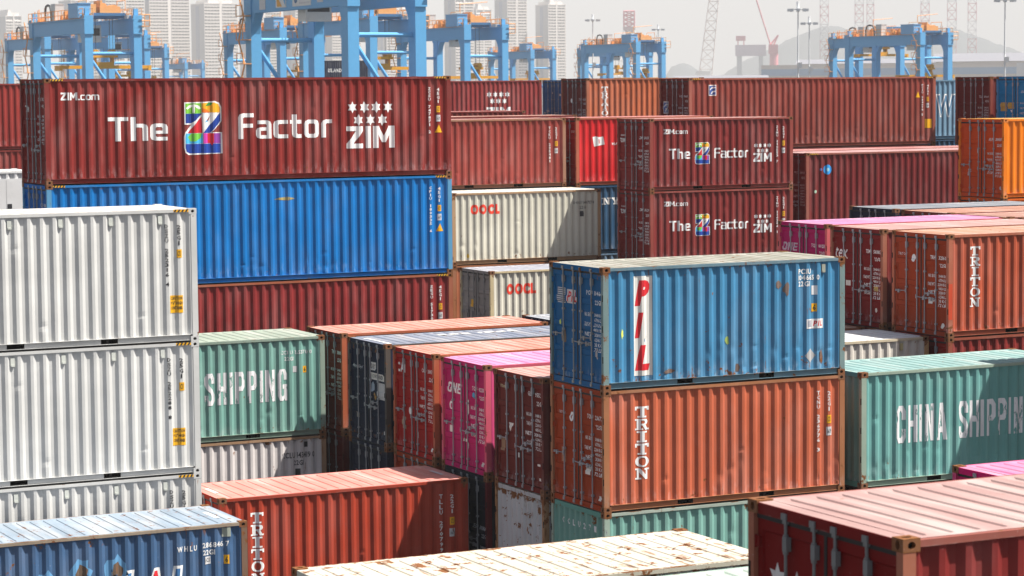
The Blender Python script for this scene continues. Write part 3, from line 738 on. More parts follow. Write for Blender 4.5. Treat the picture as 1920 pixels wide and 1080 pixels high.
# --- middle bay: front stack
hidden(0, 0, L20, [S_])
PILC = (.060, .225, .40)
c = container(0, 0, T(3), L20, H, PILC, 'weathered mid blue container with white panel of red letters, top of the centre stack', roof=(.19, .185, .155), rust=.30, dirt=.9, post=(.17, .25, .25), door=(.035, .125, .27), dents=5, rail=(.13, .22, .27), bars=paint((.30, .30, .29), .45, .4))
side_decal(c, rect(.75, .27, .44, 2.11), letter_paint((.70, .69, .65), .12), 'sign_panel')
for ch, zz in (('P', 1.75), ('I', 1.07), ('L', .38)):
    side_decal(c, fit(text_geo(ch, .06, .25, 3), .78, zz, .19 if ch == 'I' else .36, .54), REDL, 'lettering', .005)
side_decal(c, rect(5.06, 1.05, .45, .21), letter_paint((.74, .73, .72)), 'sign_panel'); side_decal(c, fit(text_geo('PIL', .03, .2, 2), 5.25, 1.10, .23, .12), REDL, 'lettering', .005)
side_decal(c, join([rect(5.09, 1.09+.025*i, .12, .012) for i in range(6)]), letter_paint((.12, .14, .25)), 'lettering', .005)
for i, (q, f_) in enumerate((('PCIU', .62), ('104665 0', 1), ('22G1', .55))): side_decal(c, fit(text_geo(q, .03, 0, 2), 4.85, 2.25-.135*i, .54*f_, .115), WHITE, 'number_lettering')
side_decal(c, rect(5.21, 1.42, .12, .18), YEL, 'warning_plate'); side_decal(c, fit(text_geo('6', .02, 0, 1), 5.24, 1.45, .07, .12), BLACK, 'number_lettering', .005); side_decal(c, rect(5.21, 1.79, .13, .20), WHITEW, 'approval_plate')
side_decal(c, poly_geo([[(5.02, .46), (5.165, .62), (5.31, .46), (5.165, .30)]]), letter_paint((.42, .42, .42), .3), 'hazard_diamond')
mobj('vent', me_vent(), paint((.35, .36, .30), .3, .4), c.side, loc=(snap(5.55, L20)-L20/2, -W/2+.047, 2.36))
for (cx, cz, rx, rz, sd) in ((4.55, 1.95, .10, .16, 21), (4.35, 2.05, .08, .12, 22), (3.3, .30, .06, .12, 23), (1.6, .32, .16, .05, 25), (5.45, .42, .05, .2, 26)):
    side_decal(c, blob(cx, cz, rx, rz, 12, sd), paint((.17, .12, .10), .6, .5), 'scrape')
side_decal(c, blob(.47, 1.18, .04, .11, 10, 31), letter_paint((.62, .70, .12), .3), 'sticker'); side_decal(c, blob(3.05, .9, .05, .1, 10, 32), letter_paint((.35, .45, .12), .4), 'sticker')
end_decal(c, rect(.27, 1.72, .36, .33), letter_paint((.55, .55, .55), .25), 'sign_panel'); end_decal(c, join([rect(.28, 1.74+.045*i, .34, .02) for i in range(7)]), letter_paint((.03, .07, .16)), 'lettering', .005)
end_decal(c, rect(.70, 1.73, .52, .30), letter_paint((.60, .56, .56), .3), 'sign_panel'); end_decal(c, fit(text_geo('PIL', .03, .2, 2), .74, 1.77, .44, .22), REDL, 'lettering', .005)
door_data(c, 'PCIU', '104665', '22G1', z=1.97)
end_decal(c, blob(.55, 1.0, .12, .2, 10, 41), paint((.20, .14, .09), .3, .4), 'scrape'); end_decal(c, blob(.42, 1.3, .05, .07, 8, 42), letter_paint((.45, .55, .10)), 'sticker'); end_decal(c, blob(2.05, .75, .07, .13, 8, 43), letter_paint((.40, .38, .36), .3), 'sticker')
c = container(0, 0, T(2), L20, H, TRIC, 'orange brown container under the weathered blue one in the centre stack', rust=.20, dirt=.4, post=(.36, .15, .07), door=(.32, .065, .035), dents=3, fade=.1)
side_decal(c, serif_stack('TRITON', .77, .64, .34, 1.58), WHITE)
side_id(c, 'TCNU 236776 3', '22G1', grey=True)
door_data(c, 'TCNU', '236776', '22G1', z=1.92); end_decal(c, disc(.90, 1.88, .105, .85), WHITE, 'emblem'); end_decal(c, disc(.90, 1.88, .05, .5), letter_paint((.32, .065, .035)), 'emblem', .005); end_decal(c, fit(text_geo('TRITON', .0, .2, 1), .28, 1.9, .3, .06), WHITEW)
end_decal(c, rect(1.52, .72, .22, .17), OFFW, 'sticker'); end_decal(c, rect(2.1, .22, .12, .1), OFFW, 'sticker'); end_decal(c, rect(.4, .85, .2, .32), paint((.36, .16, .09), .1, .3), 'sticker')
c = container(0, 0, T(1), L20, H, TEAL, 'pale teal container with corrugated front end under the orange brown one', rust=.25, dirt=.5, doors='E', post=(.28, .36, .30), dents=1, rail=(.36, .42, .36))
end_decal(c, join([fit(text_geo(ch, .02, 0, 1), .50+.24*i, 2.12-.0*i, .10, .13) for i, ch in enumerate('CCLU271 9')  if ch != ' ']), WHITEW, 'number_lettering', flat=.026)
side_decal(c, rect(5.15, .9, .1, .6), WHITE, 'lettering')

# --- door ends side by side behind the centre stack
hidden(-.06, 2.66, L20, [S_])
c = container(-.06, 2.66, T(2), L20, H, (.135, .028, .024), 'dark brown container with door end beside the centre stack', roof=(.34, .18, .16), rust=.18, dirt=.4, dents=0)
door_data(c, 'GLDU', '955314', '22G1', z=2.13); end_decal(c, fit(text_geo('Triton', .02, 0, 1), .14, 2.18, .30, .09), letter_paint((.55, .5, .3))); end_decal(c, poly_geo([[(.62, 1.42), (.86, 1.42), (.74, 1.22)]]), OFFW, 'sticker')
end_decal(c, rect(1.12, .58, .07, .3), OFFW, 'sticker'); end_decal(c, rect(2.02, .60, .14, .05), OFFW, 'sticker'); end_decal(c, rect(2.1, .28, .12, .06), OFFW, 'sticker'); end_decal(c, rect(.24, .75, .2, .3), paint((.28, .17, .10), .1, .3), 'sticker')
container(-.06, 2.66, T(1), L20, H, (.50, .51, .52), 'rust streaked white front end under the dark brown container', rust=.62, dirt=.5, doors='E', post=(.34, .19, .09), rail=(.45, .45, .43), dents=0)
hidden(-.01, 5.62, L20, [S_])
c = container(-.01, 5.62, T(2), L20, H, PINK, 'magenta container with door end in the row of door ends', roof=PINKR, rust=.08, dirt=.25, dents=0, post=(.60, .10, .16), fade=.04)
end_decal(c, fit(word(TECH, 'oNE', .16), .28, 1.77, .74, .24), WHITE); door_data(c, 'TCLU', '023388', '22G1', z=1.93)
end_decal(c, disc(.42, 1.46, .10, .9), WHITE, 'emblem'); end_decal(c, disc(.44, 1.45, .06, .8), letter_paint(PINK), 'emblem', .005); end_decal(c, disc(1.70, 1.82, .075), letter_paint((.05, .30, .48)), 'emblem')
end_decal(c, rect(1.32, 1.32, .07, .36), OFFW, 'sticker'); end_decal(c, rect(.33, .82, .2, .16), OFFW, 'sticker'); end_decal(c, blob(1.25, .62, .16, .17, 12, 51), OFFW, 'sticker'); end_decal(c, rect(2.08, .2, .12, .1), OFFW, 'sticker')
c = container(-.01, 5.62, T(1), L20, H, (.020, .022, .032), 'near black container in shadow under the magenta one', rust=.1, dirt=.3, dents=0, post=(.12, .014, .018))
door_data(c, 'SEGU', '101883', '22G1', z=1.3, mat=GREYW)
hidden(-.03, 8.40, L20, [S_])
c = container(-.03, 8.40, T(2), L20, H, (.33, .030, .026), 'bright red container with door end between the navy and magenta ones', roof=(.36, .15, .115), rust=.16, dirt=.35, dents=0, post=(.42, .10, .045))
end_decal(c, fit(text_geo('CAI', .04, 0, 2), .12, 1.97, .48, .24), WHITE); door_data(c, 'CAIU', '330795', '22G1', z=2.08); end_decal(c, disc(.87, 1.06, .09, .85), WHITE, 'emblem'); end_decal(c, rect(.42, .58, .2, .3), paint((.40, .28, .20), 0, .3), 'sticker'); end_decal(c, rect(2.12, .2, .09, .09), WHITE, 'sticker'); end_decal(c, rect(1.3, .44, .05, .15), OFFW, 'sticker')
container(-.03, 8.40, T(1), L20, H, (.30, .055, .03), 'red brown container under the bright red one, only its door top showing', rust=.2, dirt=.4, dents=0)
hidden(-.08, 11.15, L20, [S_])
c = container(-.08, 11.15, T(2), L20, H, NAVY, 'navy container with torn papers on its door in the row of door ends', roof=(.125, .14, .18), rust=.24, dirt=.6, dents=0, post=(.10, .085, .075))
[roof_label(c, 2.2+.34*i, 1.55, .24, .22, OFFW) for i in range(7)]
roof_label(c, .2, .3, .12, 1.6, OFFW)
end_decal(c, fit(text_geo('Hapag-Lloyd', .01, 0, 1), .24, 1.82, .60, .10), WHITEW); end_decal(c, rect(1.36, 1.86, .30, .20), OFFW, 'sticker'); end_decal(c, fit(text_geo('DRY', .02, 0, 1), 1.38, 1.89, .26, .13), BLACK, 'number_lettering', .005)
end_decal(c, rect(1.36, 1.62, .80, .18), OFFW, 'sticker'); end_decal(c, fit(text_geo('CONTAINER', .02, 0, 1), 1.42, 1.66, .68, .10), BLACK, 'number_lettering', .005); end_decal(c, rect(1.75, 1.15, .46, .42), letter_paint((.58, .58, .58), .5), 'paper'); end_decal(c, blob(1.45, 1.42, .12, .16, 10, 61), letter_paint((.35, .42, .52), .3), 'paper'); end_decal(c, blob(1.6, 1.2, .07, .1, 9, 62), letter_paint((.42, .22, .05)), 'paper')
end_decal(c, rect(.40, .55, .16, .14), letter_paint((.35, .28, .25)), 'sticker'); end_decal(c, rect(2.12, .28, .09, .09), WHITE, 'sticker')
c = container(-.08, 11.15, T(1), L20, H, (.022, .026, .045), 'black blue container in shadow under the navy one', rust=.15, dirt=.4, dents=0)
end_decal(c, rect(.30, 1.62, .13, .16), letter_paint((.5, .2, .22)), 'sticker'); end_decal(c, rect(.62, 1.50, .42, .16), OFFW, 'sticker'); end_decal(c, rect(1.45, 1.48, .42, .28), OFFW, 'sticker')
hidden(.07, 14.32, L20, [S_])
c = container(.07, 14.32, T(2), L20, H, (.16, .032, .022), 'brown container with orange corner post, farthest left of the row of door ends', roof=(.36, .16, .125), rust=.16, dirt=.4, dents=0, post=(.42, .11, .05))
door_data(c, 'TRHU', '318842', '22G1', z=2.0)
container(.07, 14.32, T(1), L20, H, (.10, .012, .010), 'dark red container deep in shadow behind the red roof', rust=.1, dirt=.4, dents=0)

# --- foreground bottom
hidden(-12.88, -17.26, L20, [S_, S_])
container(-12.88, -17.26, T(2), L20, H, (.55, .55, .49), 'cream container with rust stained flat roof in the bottom foreground', roof=(.36, .33, .27), rust=.5, dirt=.5, dents=1, near=1, rail=(.50, .47, .38), post=(.40, .26, .15), fade=.05)
hidden(-12.88, -20.1, L20, [S_, S_])
container(-12.88, -20.1, T(2), L20, H, (.25, .34, .30), 'pale green roofed container just below the cream roof', roof=(.26, .31, .27), rust=.15, dirt=.3, dents=0)
hidden(-12.89, -28.76, L20, [S_, S_, S_])
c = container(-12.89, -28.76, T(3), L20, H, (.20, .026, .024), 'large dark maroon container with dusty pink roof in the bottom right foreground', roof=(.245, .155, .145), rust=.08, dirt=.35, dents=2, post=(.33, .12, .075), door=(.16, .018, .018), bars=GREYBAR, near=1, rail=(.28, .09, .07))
end_decal(c, star(.40, 1.90, .155, 6, .52, .95), letter_paint((.62, .60, .60)), 'star'); end_decal(c, star(.72, 1.87, .155, 6, .52, .95), letter_paint((.62, .60, .60)), 'star'); end_decal(c, star(.56, 1.62, .155, 6, .52, .95), letter_paint((.62, .60, .60)), 'star'); end_decal(c, fit(text_geo('ZIM', .06, 0, 2), .22, 1.15, .62, .30), letter_paint((.62, .60, .60)))
door_data(c, 'ZIMU', '282163', '22G1', z=1.75)
side_decal(c, stack('ZIM', .9, .5, .4, 1.45), WHITE)
hidden(.12, -14.35, L20, [S_, S_])
container(.12, -14.35, T(2), L20, H, (.58, .045, .17), 'magenta container behind the dusty pink foreground roof at the right edge', roof=(.34, .115, .205), rust=.05, dirt=.2, dents=0, fade=.04)

# --- teal container at the right and the boxes behind it
hidden(6.5, 0, L20, [S_, S_])
c = container(6.5, 0, T(2), L20, H, (.14, .335, .315), 'teal container with worn white words, half in shadow at the right edge', roof=(.15, .235, .225), rust=.14, dirt=.45, post=(.28, .36, .29), doors='E', dents=4)
side_decal(c, fit(word(STEN, 'CHINA', .16), .95, .94, 1.38, .84), WHITEW); side_decal(c, fit(word(STEN, 'SHIPPING', .16), 2.66, .94, 2.12, .84), WHITEW)
hidden(6.5, 5.83, L20, [S_, S_])
c = container(6.5, 5.83, T(2), L20, H, (.66, .62, .56), 'cream container with glaring white roof and orange corner post, behind the teal roof', roof=(.50, .49, .46), rust=.2, dirt=.35, post=(.55, .33, .15), dents=1, rail=(.60, .52, .38))
mobj('vent', me_vent(), paint((.45, .38, .2), .3, .3), c.side, loc=(snap(5.35, L20)-L20/2, -W/2+.047, 2.36))
hidden(6.5, 8.66, L20, [S_, S_])
container(6.5, 8.66, T(2), L20, H, (.30, .11, .06), 'brown roofed container behind the cream one with the glaring roof', roof=(.27, .16, .11), rust=.2, dents=0)
hidden(6.5, 14.2, L20, [S_, S_])
container(6.5, 14.2, T(2), L20, H, (.02, .025, .05), 'navy container with pale grey roof peeking out left of the weathered blue one', roof=(.22, .23, .25), rust=.15, dents=0)

# --- right hand row of door ends
hidden(12.69, 5.2, L20, [S_, S_])
c = container(12.69, 5.2, T(2), L20, H, (.24, .03, .026), 'maroon container with a colourful sticker row under the right hand orange brown one', rust=.12, dirt=.4, dents=1, post=(.30, .08, .05))
for x, w_ in ((1.05, .30), (1.45, .28), (1.85, .42), (2.52, .30)):
    side_decal(c, rect(x, 1.72, w_, .24), letter_paint((.16, .20, .42)), 'sticker'); side_decal(c, rect(x, 1.48, w_, .24), letter_paint((.62, .50, .32)), 'sticker')
side_decal(c, rect(.95, 1.45, .10, .55), OFFW, 'sticker')
c = container(12.69, 5.2, T(3), L20, H, (.42, .088, .045), 'orange brown container with vertical white letters above maroon box', roof=TRIR, rust=.2, dirt=.4, post=(.42, .13, .075), door=(.30, .06, .033), dents=3)
side_decal(c, serif_stack('TRITON', .67, .73, .31, 1.55), WHITE); side_decal(c, rect(-.0+.004, .45, .12, .9), letter_paint((.60, .075, .03)), 'sticker')
door_data(c, 'TRHU', '321604', '22G1', z=1.93); end_decal(c, disc(.87, 1.92, .10, .85), WHITE, 'emblem'); end_decal(c, fit(text_geo('TRITON', 0, .2, 1), .2, 1.97, .38, .07), WHITEW); end_decal(c, rect(1.5, .80, .18, .16), OFFW, 'sticker'); end_decal(c, disc(2.12, .27, .07), OFFW, 'sticker')
hidden(12.66, 8.0, L20, [S_, S_])
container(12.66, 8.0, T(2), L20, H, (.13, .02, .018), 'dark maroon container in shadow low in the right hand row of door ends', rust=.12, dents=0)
c = container(12.66, 8.0, T(3), L20, H, (.17, .022, .022), 'dark maroon door end with three white lower case letters, between magenta and orange brown', roof=(.31, .185, .17), rust=.15, dirt=.4, dents=0, post=(.33, .12, .075))
end_decal(c, fit(text_geo('tex', .01, 0, 2), .18, 1.73, .56, .30), WHITE); door_data(c, 'TEMU', '583838', '22G1', z=1.93); end_decal(c, rect(.65, 1.02, .22, .14), OFFW, 'sticker'); end_decal(c, disc(2.05, .45, .06, .8), OFFW, 'sticker'); end_decal(c, rect(1.95, .95, .18, .12), letter_paint((.6, .42, .12)), 'sticker')
hidden(12.8, 10.8, L20, [S_, S_, S_])
c = container(12.8, 10.8, T(3), L20, H, (.42, .04, .14), 'magenta container with glowing pink roof, farthest left of the right hand row of door ends', roof=PINKR, rust=.08, dirt=.25, dents=0, post=(.56, .12, .13), fade=.04)
end_decal(c, fit(word(TECH, 'oNE', .16), .16, 1.79, .74, .22), letter_paint((.55, .45, .5))); door_data(c, 'TCLU', '002156', '22G1', z=1.93)
# off the frame to the right: this stack throws the shadow over the teal container
hidden(12.8, -3.17, L20, [S_]*5)

# --- roofs at the right
for (x0, y0, col, rf, lab) in ((19.10, 16.55, (.02, .025, .045), (.15, .16, .18), 'dark navy container with bluish grey roof in front of the long maroon one'),
                               (19.05, 13.72, (.22, .05, .04), (.29, .15, .11), 'brown container with salmon roof between the grey roof and the pink roof'),
                               (19.05, 10.95, (.22, .05, .04), (.28, .155, .125), 'brown container with dusty salmon roof beyond the end of the pink roof'),
                               (19.05, 8.15, (.25, .06, .05), (.26, .14, .12), 'dull brown roofed container at the right edge beyond the maroon roof')):
    hidden(x0, y0, L20, [S_, S_, S_]); container(x0, y0, T(3), L20, H, col, lab, roof=rf, rust=.15, dents=0)

# --- middle distance
hidden(13.0, 31.9, L20, [S_, S_])
c = container(13.0, 31.9, T(2), L20, H, CREAM, 'cream container with red letters and dirty grey doors, lower of the two with red letters', roof=(.23, .235, .27), rust=.22, dirt=.5, door=(.34, .31, .29), post=(.56, .46, .28), dents=1, bars=paint((.26, .25, .24), .2, .3))
side_decal(c, fit(text_geo('OOCL', .07, 0, 3), .63, 1.75, 1.15, .38), letter_paint((.75, .055, .03), .12))
end_decal(c, rect(.75, 1.25, .22, .26), YEL, 'warning_plate'); end_decal(c, rect(.42, .85, .22, .28), BLACK, 'sticker'); end_decal(c, rect(.82, .85, .18, .25), BLACKW, 'sticker')
hidden(13.11, 35.17, L20, [S_, S_])
container(13.11, 35.17, T(2), L20, H, (.30, .10, .05), 'rusty orange brown container hidden behind the dirty grey doors, only its post showing', rust=.4, post=(.33, .13, .06), dents=0)
c = container(13.11, 35.17, T(3), L20, H, (.56, .54, .45), 'cream container with red letters, half shaded, upper of the two with red letters', roof=(.44, .42, .37), rust=.22, dirt=.5, post=(.40, .25, .14), dents=2)
side_decal(c, fit(text_geo('OOCL', .07, 0, 3), .75, 1.80, 1.17, .36), letter_paint((.75, .055, .03), .08))
side_decal(c, fit(text_geo('OOLU 140717 8', .02, 0, 1), 4.91, 2.05, .88, .12), BLACKW, 'number_lettering'); side_decal(c, fit(text_geo('22G1', .02, 0, 1), 5.19, 1.88, .26, .11), BLACKW, 'number_lettering'); side_decal(c, rect(5.2, 1.6, .14, .2), BLACKW, 'approval_plate'); side_decal(c, blob(.62, .32, .06, .08, 8, 71), letter_paint((.65, .42, .05)), 'sticker')
hidden(13.17, 38.0, L20, [S_]*4)
c = container(13.17, 38.0, T(4), L20, H, (.265, .050, .042), 'faded brownish red container with rusty posts behind the tall left stack', roof=(.29, .14, .125), rust=.30, dirt=.4, post=(.33, .16, .10), dents=3, det=1)
side_id(c, 'TCKU 205481', '22G1')
hidden(19.66, 38.0, L20, [S_]*3)
c = container(19.66, 38.0, T(3), L20, H, (.025, .075, .15), 'narrow visible strip of dark blue container beside the shaded cream one', rust=.12, dents=1, det=1)
side_decal(c, join([fit(poly_geo(SERIF[ch]), 1.12+.40*i, 1.85, .37, .26) for i, ch in enumerate('NYK')]), WHITE)
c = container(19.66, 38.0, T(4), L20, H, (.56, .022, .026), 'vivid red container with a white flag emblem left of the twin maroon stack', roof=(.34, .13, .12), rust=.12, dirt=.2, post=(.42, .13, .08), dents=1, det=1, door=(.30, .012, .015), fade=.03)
side_decal(c, poly_geo([[(.71, 1.84), (.86, 1.86), (1.0, 1.83), (1.18, 1.85), (1.23, 1.55), (1.05, 1.52), (.92, 1.50), (.80, 1.47)]]), WHITE, 'emblem'); side_decal(c, poly_geo([[(.96, 1.75), (1.03, 1.75), (1.05, 1.6), (.98, 1.58)]]), letter_paint((.6, .2, .2)), 'emblem', .005)
side_decal(c, fit(text_geo('HAMBURG', .03, 0, 1), 1.56, 1.52, .95, .10), WHITE)
end_decal(c, fit(text_geo('SUDU', .02, 0, 1), 1.9, 2.0, .3, .1), GREYW, 'number_lettering')
hidden(19.5, 32.1, L20, [S_]*3)
for k, (n, lab) in enumerate(((3, 'maroon container with small coloured letter logo, lower of the twin maroon stack'), (4, 'maroon container with small coloured letter logo, upper of the twin maroon stack'))):
    c = container(19.5, 32.1, T(n), L20, H, (.195, .029, .028), lab, roof=(.29, .15, .135), rust=.08, dirt=.3, dents=1, post=(.28, .062, .05), group='twin maroon containers with the coloured letter logo')
    zim_deco(c, 0, (.59, 2.03, .98, .17), (.81, 1.13, .88, .37), (1.89, .92, .62, .80), (2.70, 1.13, 1.44, .37), (4.37, .96, .76, .68))
    side_id(c, ('ZIMU 116206 1', 'ZIMU 110553 7')[k], '22G1'); door_data(c, 'ZIMU', ('116206', '110553')[k], '22G1', z=1.85)
    end_decal(c, join([star(.22+.09*i, 1.98, .04) for i in range(4)]), GREYW, 'star'); end_decal(c, fit(text_geo('ZIM', .06, 0, 1), .16, 1.72, .38, .16), GREYW)
hidden(12.5, 46.0, L40, [S_]*4)
container(23.98-L40, 46.0, T(4), L40, H, MAR, 'maroon container whose thin salmon roof shows behind the faded brownish red one', roof=(.29, .15, .12), det=1, dents=0)
hidden(19.04, 65.0, L40, [S_]*4)
container(31.23-L40, 65.0, T(4), L40, H, MAR, 'maroon container with thin pink roof edge, farther back than the salmon roof', roof=(.29, .13, .12), det=1, dents=0)
hidden(25.9, 20.0, L20, [S_]*3)
c = container(25.85, 20.05, T(3), L20, H, (.66, .13, .018), 'bright orange container under another at the right edge, only its top edge showing', rust=.03, dirt=.15, dents=0, det=1)
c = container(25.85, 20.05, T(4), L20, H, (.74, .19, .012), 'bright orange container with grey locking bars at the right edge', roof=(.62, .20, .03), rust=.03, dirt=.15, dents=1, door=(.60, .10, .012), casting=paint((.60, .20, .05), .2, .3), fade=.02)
door_data(c, 'HLXU', '310356', '22G1', z=1.86); end_decal(c, join([rect(.46, .70+.06*i, .16, .035) for i in range(4)]), GREYW, 'sticker'); end_decal(c, rect(.95, 1.45, .08, .16), GREYW, 'sticker'); end_decal(c, disc(2.2, .32, .06), GREYW, 'sticker')
hidden(26.46, 32.6, L40, [H_]*3)
c = container(26.46, 32.6, TH(3), L40, HC, (.155, .021, .022), 'long dark maroon container with a round blue emblem right of the twin maroon stack', roof=(.31, .175, .17), rust=.06, dirt=.3, dents=1, post=(.30, .10, .075))
side_decal(c, disc(.97, 2.26, .185, 1.0, 20), letter_paint((.03, .30, .72)), 'emblem'); side_decal(c, disc(.97, 2.26, .07, 1.0, 10), letter_paint((.35, .62, .72)), 'emblem', .005); side_decal(c, disc(.66, 2.27, .05), letter_paint((.15, .2, .5)), 'emblem'); side_decal(c, disc(.42, 1.45, .06), letter_paint((.45, .65, .5)), 'sticker')
hazard(c, (.178,)); door_data(c, 'FSCU', '680275', '45G1', z=2.1, mat=GREYW)
hidden(25.6, 35.6, L40, [H_]*3)
container(25.6, 35.6, TH(3), L40, HC, (.20, .04, .035), 'maroon container whose ribbed roof edge shows behind the one with the blue emblem', roof=(.30, .13, .12), det=1, dents=0)
# the long container on the back row and its neighbours
hidden(26.94, 41.9, L40, [H_]*3, -.06)
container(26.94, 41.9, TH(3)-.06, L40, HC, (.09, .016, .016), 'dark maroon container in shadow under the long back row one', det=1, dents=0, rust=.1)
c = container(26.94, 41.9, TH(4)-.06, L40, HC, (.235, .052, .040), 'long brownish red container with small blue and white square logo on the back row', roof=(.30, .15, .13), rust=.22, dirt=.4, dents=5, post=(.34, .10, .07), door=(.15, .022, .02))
def f_logo(fn, x, z, w_, h_):
    fn(c, rect(x, z, w_, h_), OFFW, 'logo'); fn(c, rect(x+.03, z+.04, w_-.06, h_-.08), letter_paint((.05, .10, .32)), 'logo', .005)
    fn(c, poly_geo([[(x+.06*w_/.35, z+.62*h_), (x+.5*w_, z+.80*h_), (x+.88*w_, z+.80*h_), (x+.88*w_, z+.70*h_), (x+.5*w_, z+.68*h_), (x+.2*w_, z+.50*h_)]]), WHITE, 'logo', .007)
    fn(c, poly_geo([[(x+.3*w_, z+.2*h_), (x+.55*w_, z+.42*h_), (x+.88*w_, z+.48*h_), (x+.88*w_, z+.38*h_), (x+.6*w_, z+.30*h_), (x+.45*w_, z+.15*h_)]]), WHITE, 'logo', .007)
f_logo(side_decal, .92, 2.17, .36, .44); f_logo(end_decal, .25, 1.45, .40, .50)
side_id(c, 'FCIU 934078 5', '45G1'); side_decal(c, poly_geo([[(11.15, 2.0), (11.41, 2.0), (11.28, 2.26)]]), YEL, 'warning_plate'); side_decal(c, rect(11.66, .70, .34, .38), YEL, 'warning_plate'); hazard(c, (.178, L40-.52))
door_data(c, 'FCIU', '934078', '45G1', z=2.1, mat=GREYW); end_decal(c, blob(.45, .5, .18, .3, 10, 81), letter_paint((.65, .42, .03)), 'sticker'); end_decal(c, blob(.9, .3, .12, .2, 10, 82), letter_paint((.55, .36, .03)), 'sticker'); side_decal(c, rect(.62, .22, .16, .3), letter_paint((.35, .45, .25)), 'sticker')
hidden(27.89, 52.4, L20, [H_]*4)
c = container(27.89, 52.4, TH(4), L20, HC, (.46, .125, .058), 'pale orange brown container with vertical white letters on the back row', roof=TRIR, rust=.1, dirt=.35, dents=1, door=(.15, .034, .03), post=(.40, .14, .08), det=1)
side_decal(c, serif_stack('TRITON', .77, .95, .34, 1.58), WHITE); door_data(c, 'TCNU', '482017', '45G1', z=1.9, mat=GREYW); end_decal(c, disc(.87, 1.9, .1, .8), WHITE, 'emblem')
hidden(26.68, 78, L40, [H_]*4)
c = container(26.68, 78, TH(4), L40, HC, (.25, .036, .036), 'far maroon container with seven white stars behind the tall left stack', roof=(.30, .14, .13), rust=.05, dents=0, det=1)
for i in range(4): side_decal(c, star(8.95+.37*i, 2.12, .17), WHITE, 'star')
for i in range(3): side_decal(c, star(9.14+.37*i, 1.76, .17), WHITE, 'star')
side_decal(c, fit(word(TECH, 'ZIM', .16), 8.78, .85, 1.48, .58), WHITE)
hidden(40.17, 78, L20, [H_]*4)
c = container(40.17, 78, TH(4), L20, HC, (.05, .13, .30), 'blue container door end squeezed between two back row containers', rust=.05, dents=0, det=1)
end_decal(c, rect(1.1, 1.9, .14, .3), GREYW, 'sticker'); end_decal(c, rect(.4, 1.1, .3, .12), GREYW, 'sticker'); end_decal(c, rect(1.9, 2.0, .3, .12), GREYW, 'sticker')
hidden(40.17, 39.5, L20, [H_]*4, -.1)
c = container(40.17, 39.5, TH(4)-.1, L20, HC, (.13, .018, .018), 'very dark maroon door end behind the orange container', rust=.05, dirt=.3, dents=0, det=1, post=(.24, .05, .035))
door_data(c, 'TLLU', '806417', '45G1', z=2.0, mat=GREYW); end_decal(c, fit(text_geo('C', .02, 0, 1), .5, 1.15, .18, .26), GREYW)
hidden(40.12, 36.6, L20, [H_]*4, -.1)
c = container(40.12, 36.6, TH(4)-.1, L20, HC, (.045, .21, .42), 'blue door end with orange stickers at the top right edge', rust=.08, dirt=.3, dents=0, det=1)
end_decal(c, rect(.22, 1.45, .42, .36), letter_paint((.45, .30, .06)), 'sticker'); end_decal(c, rect(.70, 1.55, .42, .26), letter_paint((.50, .34, .06)), 'sticker'); end_decal(c, poly_geo([[(.86, 1.5), (1.02, 1.5), (.94, 1.38)]]), OFFW, 'sticker'); door_data(c, 'SEGU', '514420', '45G1', z=2.2, mat=GREYW)
z = hidden(39.6, 47.0, L40, [H_]*3, 0)
container(39.6, 47.0, z, L40, HC, (.03, .075, .14), 'dark blue container under the steel blue one on the back row', rust=.2, dents=0, det=1)
c = container(39.6, 47.0, z+HC, L40, H+.1, (.15, .27, .38), 'steel blue container with an outlined white letter right of the long back row one', rust=.15, dirt=.4, dents=1, det=1)
P = lambda u, v: (u, v)
side_decal(c, fit(text_geo('WAN HAI', .06, .1, 2, .2), 3.30, 1.0, 5.3, 1.05), WHITE); side_decal(c, fit(text_geo('WAN HAI', .015, .1, 2, .29), 3.37, 1.06, 5.16, .93), letter_paint((.10, .22, .36)), 'lettering', .005)

